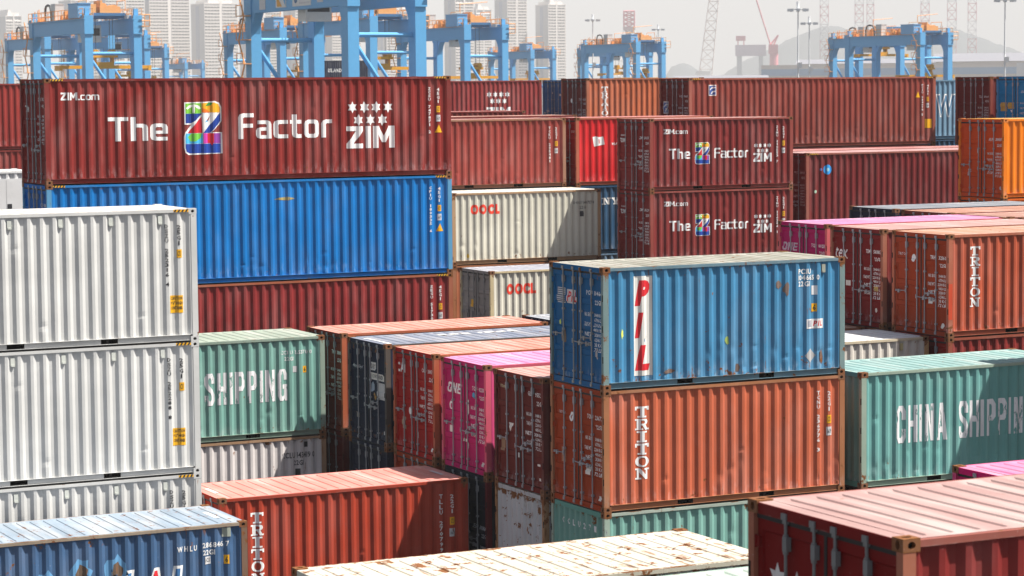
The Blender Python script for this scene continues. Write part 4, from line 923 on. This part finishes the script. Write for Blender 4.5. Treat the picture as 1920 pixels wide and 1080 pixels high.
# ------------------------------------------------------------------ gantry cranes over the far blocks
CR = plain('crane_blue', (.11, .38, .68), .5, var=.06); CRD = plain('crane_blue_dark', (.05, .16, .32), .55); ORG = plain('safety_orange', (.78, .36, .13), .6); YELP = plain('spreader_yellow', (.72, .33, .02), .5)
DKS = plain('dark_steel', (.035, .04, .05), .6); GREYP = plain('light_grey_panel', (.55, .56, .57), .5); BOXB = plain('cabin_blue', (.16, .40, .68), .5); CABW = plain('cabin_white', (.68, .68, .66), .5)
_cr = {}
def crane_parts(WB=6.8, SP=25.0):
    if _cr: return _cr
    b = MB(); b.box(-.55, .55, -.8, .8, 1.6, 21.6); b.box(-.62, .62, -.95, .95, 21.6, 24.1); b.box(-.3, .3, -.3, .3, 24.1, 25.0); _cr['leg'] = b.mesh('leg')
    b = MB(); b.box(-.5, .5, .8, SP-.8, 21.7, 23.7); b.box(-.75, -.5, -1.0, SP+1, 23.55, 23.7)
    for s_, y in ((1, .8), (-1, SP-.8)):
        n = len(b.v); prof = [(y, 21.7), (y+s_*1.0, 21.7), (y+s_*.5, 21.1), (y+s_*.15, 20.4), (y, 19.6)]
        for x in (-.46, .46): b.v += [(x, p, q) for p, q in prof]
        b.f += [(n, n+1, n+2, n+3, n+4), (n+9, n+8, n+7, n+6, n+5)]+[(n+i, n+(i+1) % 5, n+5+(i+1) % 5, n+5+i) for i in range(5)]; b.mi += [0]*7
    _cr['girder'] = b.mesh('girder')
    b = MB(); b.bar((.5, 0, 19.0), (WB-.5, 0, 19.0), .24, 10); _cr['tie_beam'] = b.mesh('tie_beam')
    b = MB(); b.bar((.5, 0, 18.2), (WB-.4, 0, 9.6), .22, 10); _cr['brace'] = b.mesh('brace')
    b = MB(); b.box(-1.2, WB+1.2, -.6, .6, .9, 1.9); _cr['sill_beam'] = b.mesh('sill_beam')
    b = MB()
    for x in (-.6, WB-.4, .5, WB+.6): b.bar((x, -.5, .75), (x, .5, .75), .75, 14)
    _cr['wheel_set'] = b.mesh('wheel_set')
    b = MB()                                                     # railing along one girder
    for k in range(17): y = -.6+k*(SP+1.2)/16; b.bar((0, y, 23.7), (0, y, 25.0), .05, 4)
    for z in (24.35, 25.0): b.bar((0, -.6, z), (0, SP+.6, z), .05, 4)
    _cr['railing'] = b.mesh('railing')
    b = MB(); b.box(.6, WB-.6, -1.9, 1.9, 24.1, 24.5); b.box(-.4, WB+.4, -1.7, -1.2, 23.75, 24.15); b.box(-.4, WB+.4, 1.2, 1.7, 23.75, 24.15); _cr['trolley'] = b.mesh('trolley')
    b = MB(); b.box(1.0, 2.2, -1.2, .2, 24.5, 25.7); b.bar((3.2, -1.3, 25.3), (3.2, 1.3, 25.3), .55, 12); b.bar((4.8, -1.1, 25.2), (4.8, 1.1, 25.2), .45, 12); b.box(2.7, 3.0, -1.5, 1.5, 24.5, 26.2); b.box(5.3, 5.8, -.6, .6, 24.5, 25.3); b.box(2.6, 5.4, -1.6, -1.5, 24.5, 25.4); _cr['hoist_machinery'] = b.mesh('hoist_machinery')
    b = MB()
    for x in (.7, WB-.7):
        for y in (-1.8, 1.8): b.bar((x, y, 24.8), (x, y, 26.2), .06, 4)
        b.bar((x, -1.8, 26.2), (x, 1.8, 26.2), .06, 4)
    b.bar((1.5, 0, 26.3), (1.5, 0, 27.6), .07, 5); b.bar((1.5, 0, 27.5), (6.5, 0, 27.9), .06, 5); _cr['trolley_rail'] = b.mesh('trolley_rail')
    b = MB(); b.box(-3.0, 9.8, -1.15, -.75, -.2, .25); b.box(-3.0, 9.8, .75, 1.15, -.2, .25); b.box(-3.05, -2.6, -1.2, 1.2, -.45, .25); b.box(9.4, 9.85, -1.2, 1.2, -.45, .25); b.box(2.2, 4.6, -1.1, 1.1, .0, .7)
    b.box(1.6, 5.2, -.9, .9, 1.3, 1.7); b.box(2.0, 2.3, -.6, .6, .6, 1.4); b.box(4.5, 4.8, -.6, .6, .6, 1.4); b.bar((2.2, -.9, 2.0), (2.2, .9, 2.0), .4, 10); b.bar((4.6, -.9, 2.0), (4.6, .9, 2.0), .4, 10); _cr['spreader'] = b.mesh('spreader')
    b = MB()                                                     # stair tower on a leg
    for k in range(9):
        z = 2.2+k*2.4; b.box(-1.5, -.6, -.9, .9, z, z+.08); s_ = 1 if k % 2 else -1
        b.bar((-1.3, s_*.8, z), (-1.3, -s_*.8, z+2.4), .09, 4)
        for y in (-.9, .9): b.bar((-1.5, y, z), (-1.5, y, z+1.1), .05, 4)
        b.bar((-1.5, -.9, z+1.1), (-1.5, .9, z+1.1), .05, 4)
    _cr['stairs'] = b.mesh('stairs')
    b = MB(); b.box(.9, 3.6, -1.6, .4, 0, 2.3); b.box(1.1, 3.4, -1.63, -1.6, .9, 1.9, 1); _cr['cab'] = b.mesh('cab')
    b = MB(); b.box(-.9, .9, -2.2, 2.2, 0, 1.9); b.box(-.95, .95, -2.3, 2.3, 1.9, 2.0); _cr['electric_house'] = b.mesh('electric_house')
    b = MB()
    pts = [(0, 0, 0), (0, .1, 1.4), (0, .6, 2.1), (0, 1.6, 2.3), (0, 2.6, 2.1), (0, 3.0, 1.3), (0, 3.0, 0)]
    for p, q in zip(pts, pts[1:]): b.bar(p, q, .16, 6)
    _cr['cable_loop'] = b.mesh('cable_loop')
    b = MB(); rr = random.Random(4); b.box(-.75, .65, 0, SP, 23.68, 23.76)
    for k in range(26):
        y = rr.uniform(0, SP); q = rr.uniform(.2, .7); x = rr.uniform(-.7, .6); b.box(x, x+q, y, y+q*rr.uniform(.6, 2.0), 23.7, 23.7+rr.uniform(.3, 1.3))
    for k in range(7): y = rr.uniform(0, SP); b.bar((0, y, 23.7), (0, y, 23.7+rr.uniform(1.2, 2.2)), .07, 5)
    _cr['equipment_walkway'] = b.mesh('equipment_walkway')
    return _cr
def crane(x, y, label, trol=9.0, hoist=15.5, signs=False, stairs=(1,), cab=True, WB=6.8, SP=25.0):
    P = crane_parts(); t = thing('gantry_crane', (x, y, 0), label, 'gantry crane', 'blue gantry cranes behind the stacks')
    for yy in (0, SP):
        for xx in (0, WB): mobj('leg', P['leg'], CR, t, loc=(xx, yy, 0))
        mobj('tie_beam', P['tie_beam'], CR, t, loc=(0, yy, 0)); mobj('brace', P['brace'], CR, t, loc=(0, yy, 0))
        mobj('sill_beam', P['sill_beam'], CRD, t, loc=(0, yy, 0)); mobj('wheel_set', P['wheel_set'], DKS, t, loc=(0, yy, 0))
    for xx in (0, WB): mobj('girder', P['girder'], CR, t, loc=(xx, 0, 0)); mobj('railing', P['railing'], ORG, t, loc=(xx-.7, 0, 0)); mobj('railing', P['railing'], ORG, t, loc=(xx+.7, 0, 0))
    tr = mobj('trolley', P['trolley'], CRD, t, loc=(0, trol, 0)); mobj('hoist_machinery', P['hoist_machinery'], ORG, tr); mobj('trolley_rail', P['trolley_rail'], ORG, tr)
    if cab: mobj('cab', P['cab'], [CABW, DKS], tr, loc=(-.2, 2.2, 20.6))
    sp = mobj('spreader', P['spreader'], YELP, t, loc=(0, trol, hoist))
    b = MB()
    for xx in (2.2, 4.6):
        for q in (-.7, .7): b.bar((xx, q, 2.2), (xx, q, 24.1-hoist), .035, 4)
    mobj('hoist_rope', b.mesh('hoist_rope'), DKS, sp)
    for k in stairs: mobj('stairs', P['stairs'], ORG, t, loc=(0, 0 if k == 0 else SP, 0)); 
    mobj('electric_house', P['electric_house'], BOXB, t, loc=(0, 3.2, 23.8)); mobj('electric_house', P['electric_house'], GREYP, t, loc=(0, 13.5, 23.75), scale=(.7, .45, 1.15))
    mobj('equipment_walkway', P['equipment_walkway'], ORG, t); mobj('equipment_walkway', P['equipment_walkway'], GREYP, t, loc=(WB, SP, 0), rz=math.pi)
    mobj('cable_loop', P['cable_loop'], DKS, t, loc=(-.3, 15.5, 23.7))
    b = MB(); b.box(WB+.5, WB+1.6, -1.2, 1.0, 22.6, 22.7)
    for q in (-1.2, 1.0): b.bar((WB+1.6, q, 22.7), (WB+1.6, q, 24.2), .06, 4)
    for zz in (23.4, 24.2): b.bar((WB+1.6, -1.2, zz), (WB+1.6, 1.0, zz), .06, 4); b.bar((WB+.5, -1.2, zz), (WB+1.6, -1.2, zz), .06, 4)
    mobj('platform', b.mesh('platform'), ORG, t)
    if signs:
        for (ya, yb, za, zb, mt) in ((20.2, 21.8, 21.95, 23.3, GREYP), (14.6, 17.3, 22.0, 23.4, CABW), (8.2, 12.9, 22.0, 23.4, CABW), (5.2, 6.6, 22.2, 23.3, GREYP), (1.6, 3.2, 22.4, 23.4, GREYP)):
            b = MB(); b.box(-.54, -.5, ya, yb, za, zb); mobj('sign_panel', b.mesh('sign_panel'), mt, t)
        b = MB(); b.face([(-.56, 17.2, 23.4), (-.56, 15.6, 22.1), (-.56, 16.9, 22.1)][::-1]); mobj('sign_mark', b.mesh('sign_mark'), YELP, t)
        b = MB(); b.face([(-.56, 15.9, 23.4), (-.56, 14.7, 23.4), (-.56, 14.7, 22.1)]); mobj('sign_mark', b.mesh('sign_mark'), CR, t)
        b = MB(); b.bar((-.57, 12.0, 22.7), (-.545, 12.0, 22.7), .42, 14); mobj('sign_mark', b.mesh('sign_mark'), CRD, t)
        for k in range(3):
            b = MB(); b.box(-.565, -.54, 8.5, 11.1, 22.2+.36*k, 22.36+.36*k); mobj('sign_mark', b.mesh('sign_mark'), GREYP, t)
    return t
crane(65.7, 168.4, 'largest and nearest blue gantry crane, cut off by the top edge', trol=30-18, hoist=30, signs=True, stairs=(1,))
crane(75.2, 280.9, 'blue gantry crane at the upper left with dark cable loop on its girder', trol=4.0, hoist=17.2)
crane(104.5, 401.4, 'blue gantry crane cut by the left edge, lower than the upper left one', trol=7, hoist=14)
crane(115.3, 397.6, 'blue gantry crane seen through and just right of the upper left one', trol=3, hoist=15.2)
crane(164.6, 531.4, 'small blue gantry crane right of the two upper left ones', trol=2.5, hoist=15)
crane(290.9, 859.6, 'smallest faded blue gantry crane low between towers, left of the nearest crane', trol=14, hoist=16)
crane(126.5, 340.9, 'blue gantry crane just left of and behind the nearest crane', trol=4, hoist=15.5)
crane(115.3, 277.9, 'blue gantry crane seen between the legs of the nearest crane', trol=5, hoist=16.8)
crane(149.7, 319.4, 'blue gantry crane just right of the nearest crane, its yellow spreader low', trol=5, hoist=15.6)
crane(290.6, 571.9, 'pale blue gantry crane in front of the pale tower right of centre', trol=6, hoist=16)
crane(260.4, 459.5, 'wide blue gantry crane under the red and white derrick', trol=4, hoist=15.6, stairs=(0,))
crane(292.1, 520.8, 'blue gantry crane mostly hidden behind the one under the derrick', trol=9, hoist=17)
crane(273.8, 367.9, 'wide blue gantry crane at the upper right with its yellow spreader low', trol=3, hoist=15.4, stairs=(0,))
crane(283.4, 388.2, 'blue gantry crane mostly hidden behind the upper right one', trol=12, hoist=20)

# boxes standing under the far cranes
for (u, dist, zb, L, h, col, lab) in ((604, 215, 0, L40, 17.2, (.03, .035, .06), 'dark container wall far under the nearest crane'), ):
    pass
def far_box(u, dist, n, L, col, lab):
    p, _ = az_dir(u, dist); hidden(p.x, p.y, L, [H_]*(n-1)); return container(p.x, p.y, TH(n-1), L, HC, col, lab, det=1, dents=0, rust=.05)
c = far_box(607, 300, 6, L20*1.0, (.025, .03, .055), 'dark container with a short white name far under the nearest crane'); side_decal(c, fit(text_geo('ISLAND', .03, .1, 1), .9, 1.5, 1.8, .45), WHITE)
# ------------------------------------------------------------------ towers, warehouses, masts, rigs
def tower_mat():
    m = bpy.data.materials.new('tower_facade'); m.use_nodes = True; nt = m.node_tree; b = nt.nodes['Principled BSDF']
    tc = nt.nodes.new('ShaderNodeTexCoord'); sx = nt.nodes.new('ShaderNodeSeparateXYZ'); nt.links.new(tc.outputs['Object'], sx.inputs[0])
    fz = mathn(nt, 'FRACT', mathn(nt, 'DIVIDE', sx.outputs[2], 3.4)); fx = mathn(nt, 'FRACT', mathn(nt, 'DIVIDE', mathn(nt, 'ADD', sx.outputs[0], sx.outputs[1]), 3.6))
    win = mathn(nt, 'MULTIPLY', smooth(nt, fz, .40, .46), mathn(nt, 'SUBTRACT', 1.0, mathn(nt, 'GREATER_THAN', fx, .86)))
    nt.links.new(mixc(nt, win, (.74, .69, .65), (.07, .07, .085)), b.inputs['Base Color']); b.inputs['Roughness'].default_value = .7; return m
TOWF = tower_mat(); TOWW = plain('tower_wall', (.52, .51, .51), .8); TOWC = plain('tower_concrete', (.80, .75, .71), .8); TOWG = plain('tower_glass', (.34, .36, .43), .4)
def tower(u0, um, u1, vtop, dist, label):
    """u0..um is the plain flank, um..u1 the balconied front"""
    dist *= 1.2; s = FPX/dist; p, a = az_dir(um, dist); A = YAW+math.atan((um-960)/FPX)
    wx = max(4, (u1-um)/s/math.cos(A)); wy = max(6, (um-u0)/s/max(.2, math.sin(A)))
    hz0 = 154+(960-um)*.0091; ht = CAM.z+(hz0-vtop)/s
    t = thing('apartment_tower', (p.x, p.y, 0), label, 'apartment tower', 'apartment towers in the haze')
    b = MB(); b.box(0, wx, 0, wy, 0, ht-6); mobj('wall', b.mesh('wall'), [TOWW], t)
    b = MB(); b.box(.6, wx-.6, -.5, 0, 6, ht-9); mobj('front', b.mesh('front'), TOWF, t)
    b = MB(); z = 6
    while z < ht-9:
        b.box(.3, wx*.46, -1.6, -.5, z, z+1.1); b.box(wx*.54, wx-.3, -1.6, -.5, z, z+1.1); z += 3.4
    mobj('balconies', b.mesh('balconies'), TOWC, t)
    b = MB(); b.box(wx*.46, wx*.54, -1.2, -.5, 4, ht-3); b.box(0, .5, -1.3, -.5, 4, ht-5); b.box(wx-.5, wx, -1.3, -.5, 4, ht-5); mobj('pier', b.mesh('pier'), TOWC, t)
    b = MB(); b.box(-.25, 0, wy*.36, wy*.62, 4, ht-8); mobj('window_strip', b.mesh('window_strip'), TOWG, t)
    b = MB(); b.box(-.3, wx+.3, -1.0, wy+.3, ht-6, ht-5); b.box(wx*.15, wx*.85, 1, wy-1, ht-5, ht-1.5); b.box(wx*.2, wx*.4, 2, wy*.6, ht-1.5, ht+2); mobj('roof', b.mesh('roof'), TOWC, t)
for a in ((-14, 20, 49, 18, 2500, 'pale tower at the left edge with flat roof'), (120, 142, 205, -12, 2350, 'pale tower behind the upper left crane'), (192, 206, 278, -30, 2250, 'pale tower right of the upper left crane, partly behind it'),
          (262, 288, 362, -60, 2300, 'broad pale tower with many balconies left of the nearest crane'), (366, 390, 452, -8, 2250, 'pale tower with grey flank just left of the nearest crane'), (456, 470, 534, -25, 2450, 'pale tower behind the left legs of the nearest crane'),
          (538, 560, 606, -30, 2400, 'pale tower between the legs of the nearest crane'), (600, 628, 682, -20, 2500, 'pale tower behind the second leg of the nearest crane'), (712, 730, 775, 2, 2550, 'pale tower seen right under the girder of the nearest crane'),
          (838, 858, 893, -18, 2400, 'pale tower just right of the nearest crane'), (886, 897, 926, 4, 2650, 'shorter pale tower behind the one right of the nearest crane'), (932, 955, 992, -16, 2450, 'slim pale tower left of the rightmost tower'), (1008, 1031, 1064, -6, 2450, 'rightmost pale tower standing alone')):
    tower(*a)
def facing(name, u, dist, label, cat, group=None):
    p, a = az_dir(u, dist); return thing(name, (p.x, p.y, 0), label, cat, group, rz=-a)
WBE = plain('warehouse_beige', (.62, .54, .48), .8); WBL = plain('warehouse_blue', (.30, .42, .56), .7); WRO = plain('warehouse_roof', (.22, .22, .25), .7); WHP = plain('white_cladding', (.78, .76, .74), .6)  # blue and roof colours paled; part of the haze is in the paint
def warehouse(u0, u1, dist, bands, roof, label, depth=60):
    dist *= 2.0; s = FPX/dist; t = facing('warehouse', (u0+u1)/2, dist, label, 'warehouse', None); wd = (u1-u0)/s; hz0 = 154+(960-(u0+u1)/2)*.0091
    Z = lambda v: CAM.z+(hz0-v)/s
    for k, (va, vb, mt, nm) in enumerate(bands):
        b = MB(); b.box(-wd/2+.02*k, wd/2-.02*k, -.3*(k % 2), depth, max(0, Z(vb)) if k < len(bands)-1 else 0, Z(va)); mobj(nm, b.mesh(nm), mt, t)
    zt = Z(bands[0][0])
    if roof:
        b = MB(); za, zb = zt+.01, zt+roof; n = len(b.v)
        b.v += [(-wd/2-2, -2, za), (wd/2+2, -2, za), (wd/2+2, depth+2, za), (-wd/2-2, depth+2, za), (-wd/2-2, depth*.5, zb), (wd/2+2, depth*.5, zb)]
        b.f += [(0, 1, 5, 4), (2, 3, 4, 5), (0, 4, 3), (1, 2, 5), (3, 2, 1, 0)]; b.mi += [0]*5; mobj('roof', b.mesh('roof'), WRO, t)
warehouse(1434, 2010, 900, ((113, 120.5, WBE, 'wall'), (120.5, 133, WBL, 'blue_band'), (133, 160, WBE, 'wall')), 0, 'long beige warehouse with a blue band behind the upper right crane')
warehouse(1500, 1800, 1100, ((112, 150, WBE, 'wall'),), 4.0, 'dark roofed hall rising behind the long beige warehouse')
warehouse(1760, 2050, 1050, ((108, 150, WBE, 'wall'),), 7.0, 'taller dark roofed hall at the right edge behind the beige warehouse')
warehouse(1270, 1437, 800, ((139, 160, WHP, 'wall'),), 1.6, 'low pale shed with thin dark roof left of the beige warehouse')
warehouse(1908, 2000, 620, ((111, 160, WHP, 'wall'),), 0, 'white building at the right edge in front of the beige warehouse', 30)
MASTG = plain('mast_galvanised', (.70, .71, .72), .6)
def mast(u, vtop, dist, label, w_=1.5):
    s = FPX/dist; t = facing('light_mast', u, dist, label, 'light mast', 'tall floodlight masts'); ht = CAM.z+(154+(960-u)*.0091-vtop)/s
    b = MB(); b.bar((0, 0, 0), (0, 0, ht), .24, 10, 0, .10); mobj('pole', b.mesh('pole'), MASTG, t)
    b = MB(); b.bar((0, 0, ht-.5), (0, 0, ht-.35), w_*.8, 12)
    for k in range(8): q = k*math.pi/4; b.box(w_*math.cos(q)-.3, w_*math.cos(q)+.3, w_*math.sin(q)-.3, w_*math.sin(q)+.3, ht-.75, ht-.3)
    b.bar((0, 0, ht-.3), (0, 0, ht+.9), .3, 6); mobj('lamp_head', b.mesh('lamp_head'), MASTG, t)
    if ht > 26: b = MB(); b.box(-.1, .7, -.4, .4, ht*.62, ht*.62+.9); mobj('junction_box', b.mesh('junction_box'), WHP, t)
mast(1498, 8, 430, 'floodlight mast left of the upper right crane, taller of the close pair'); mast(1519, 34, 520, 'floodlight mast left of the upper right crane, shorter of the close pair')
mast(1884, -8, 420, 'floodlight mast at the right, its top cut by the frame'); mast(1115, 28, 600, 'floodlight mast left of the red and white derrick'); mast(1237, 46, 700, 'short floodlight mast right of the red and white derrick')
def lattice_mat():
    m = bpy.data.materials.new('hazed_red_white_steel'); m.use_nodes = True; nt = m.node_tree; b = nt.nodes['Principled BSDF']
    tc = nt.nodes.new('ShaderNodeTexCoord'); sx = nt.nodes.new('ShaderNodeSeparateXYZ'); nt.links.new(tc.outputs['Object'], sx.inputs[0])
    f = mathn(nt, 'GREATER_THAN', mathn(nt, 'FRACT', mathn(nt, 'DIVIDE', sx.outputs[2], 50.0)), .5)
    nt.links.new(mixc(nt, f, (.72, .34, .36), (.78, .74, .74)), b.inputs['Base Color']); b.inputs['Roughness'].default_value = .6; return m  # red bands paled: distance haze put into the paint colour
RW = lattice_mat(); REDS = plain('hazed_red_steel', (.70, .24, .28), .6); PALES = plain('hazed_pale_steel', (.78, .66, .60), .6)  # far steel colours lightened, with haze put into the paint
def lattice_bm(w0, w1, z0, z1, n, r):
    b = MB()
    def c(k, t): q = (w0+(w1-w0)*t)/2; s = ((-1, -1), (1, -1), (1, 1), (-1, 1))[k]; return (s[0]*q, s[1]*q, z0+(z1-z0)*t)
    for k in range(4): b.bar(c(k, 0), c(k, 1), r, 5)
    for i in range(n):
        for k in range(4):
            b.bar(c(k, i/n), c((k+1) % 4, (i+1)/n), r*.55, 4); b.bar(c((k+1) % 4, i/n), c(k, (i+1)/n), r*.55, 4); b.bar(c(k, (i+1)/n), c((k+1) % 4, (i+1)/n), r*.6, 4)
    return b
for (u, wpx, vt, lab) in ((1547, 19, -40, 'red and white lattice leg left of the upper right crane'), (1612, 19, -60, 'red and white lattice leg above the left half of the upper right crane'), (1633, 16, -45, 'red and white lattice leg close beside another one, with dark foot'),
                          (1735, 19, -30, 'red and white lattice leg above the right end of the upper right crane'), (1785, 20, -50, 'red and white lattice leg just right of the upper right crane'), (1823, 19, -60, 'rightmost red and white lattice leg')):
    dist = 3600; s = FPX/dist; t = facing('lattice_tower', u, dist, lab, 'lattice tower', 'lattice legs of a drilling rig'); ht = CAM.z+(148-vt)/s; wm = wpx/s*.8
    mobj('truss', lattice_bm(wm, wm, 0, ht, int(ht/12), .55).mesh('truss'), RW, t)
    b = MB(); b.box(-wm*.5-.4, wm*.5+.4, -wm*.5-.4, wm*.5+.4, 0, 26); mobj('footing', b.mesh('footing'), WHP, t)
dist = 3000; s = FPX/dist; t = facing('derrick', 1183, dist, 'red and white drilling derrick above the wide blue crane', 'derrick'); t.scale = (2, 2, 1.85)
mobj('truss', lattice_bm(15, 6.2, 8, 44, 7, .42).mesh('truss'), WHP, t); mobj('crown', lattice_bm(6.2, 6.2, 44, 55, 4, .5).mesh('crown'), REDS, t); b = MB(); b.box(-3.6, 3.6, -3.6, 3.6, 42.5, 45); b.box(-2.4, 2.4, -2.4, 2.4, 20, 42.5); mobj('cladding', b.mesh('cladding'), plain('hazed_pink_sheet', (.55, .36, .38), .7), t); b = MB(); b.box(-9, 9, -9, 9, 0, 8); mobj('base', b.mesh('base'), WHP, t)  # pink cladding paled, haze put into its colour
dist = 3300; s = FPX/dist; t = facing('lattice_boom', 1322, dist, 'pale tapering lattice boom standing nearly upright left of the hills', 'crane boom'); t.scale = (2.2, 2.2, 2.1)
bm_ = lattice_bm(8.0, 4.6, 4, 82, 13, .3); 
for i, v in enumerate(bm_.v): bm_.v[i] = (v[0]+(v[2]-4)*.11, v[1], v[2])
mobj('truss', bm_.mesh('truss'), PALES, t); b = MB(); b.box(-9, 9, -6, 6, 0, 9); b.box(-5, 4, -4, 4, 9, 15); mobj('base', b.mesh('base'), WHP, t)
dist = 3000; t = facing('pedestal_crane', 1453, dist, 'haze-paled red pedestal crane with raised boom in front of the hills', 'pedestal crane'); t.scale = (2, 2, 1.83)
b = MB(); b.bar((0, 0, 0), (0, 0, 27), 2.6, 14); mobj('pedestal', b.mesh('pedestal'), REDS, t); b = MB(); b.box(-3.2, 2.4, -2.5, 2.5, 27, 33); b.bar((0, 0, 33), (2.5, 0, 39), .5, 5); b.bar((-2, 0, 33), (2.5, 0, 39), .5, 5); mobj('machinery_house', b.mesh('machinery_house'), REDS, t)
b = MB(); 
for q in (-1.0, 1.0): b.bar((-1.5, q, 31), (-11.5, q*.5, 66), .45, 5)
for k in range(9): f = k/9; g_ = (k+1)/9; b.bar((-1.5-10*f, -1+.5*f, 31+35*f), (-1.5-10*g_, 1-.5*g_, 31+35*g_), .28, 4)
mobj('boom', b.mesh('boom'), REDS, t)
t = facing('shipyard_gantry', 1400, 3300, 'pink and grey shipyard gantry left of the haze-paled red pedestal crane', 'shipyard gantry'); t.scale = (1.9, 1.9, 1.8)
b = MB(); b.box(-7, 14, -3, 3, 28, 36); mobj('girder', b.mesh('girder'), plain('hazed_mauve_steel', (.60, .50, .56), .7), t); b = MB(); b.box(-6, -2.5, -2, 2, 0, 28); mobj('leg', b.mesh('leg'), GREYP, t); b = MB(); b.box(9, 12, -2, 2, 0, 28); mobj('leg', b.mesh('leg'), GREYP, t); b = MB(); b.box(-6.5, 0, -3, 3, 39, 42.5); b.box(-5.5, -4.8, -2, 2, 36, 39); b.box(-1.5, -.8, -2, 2, 36, 39); mobj('machinery_house', b.mesh('machinery_house'), REDS, t)  # mauve girder colour paled to carry distance haze
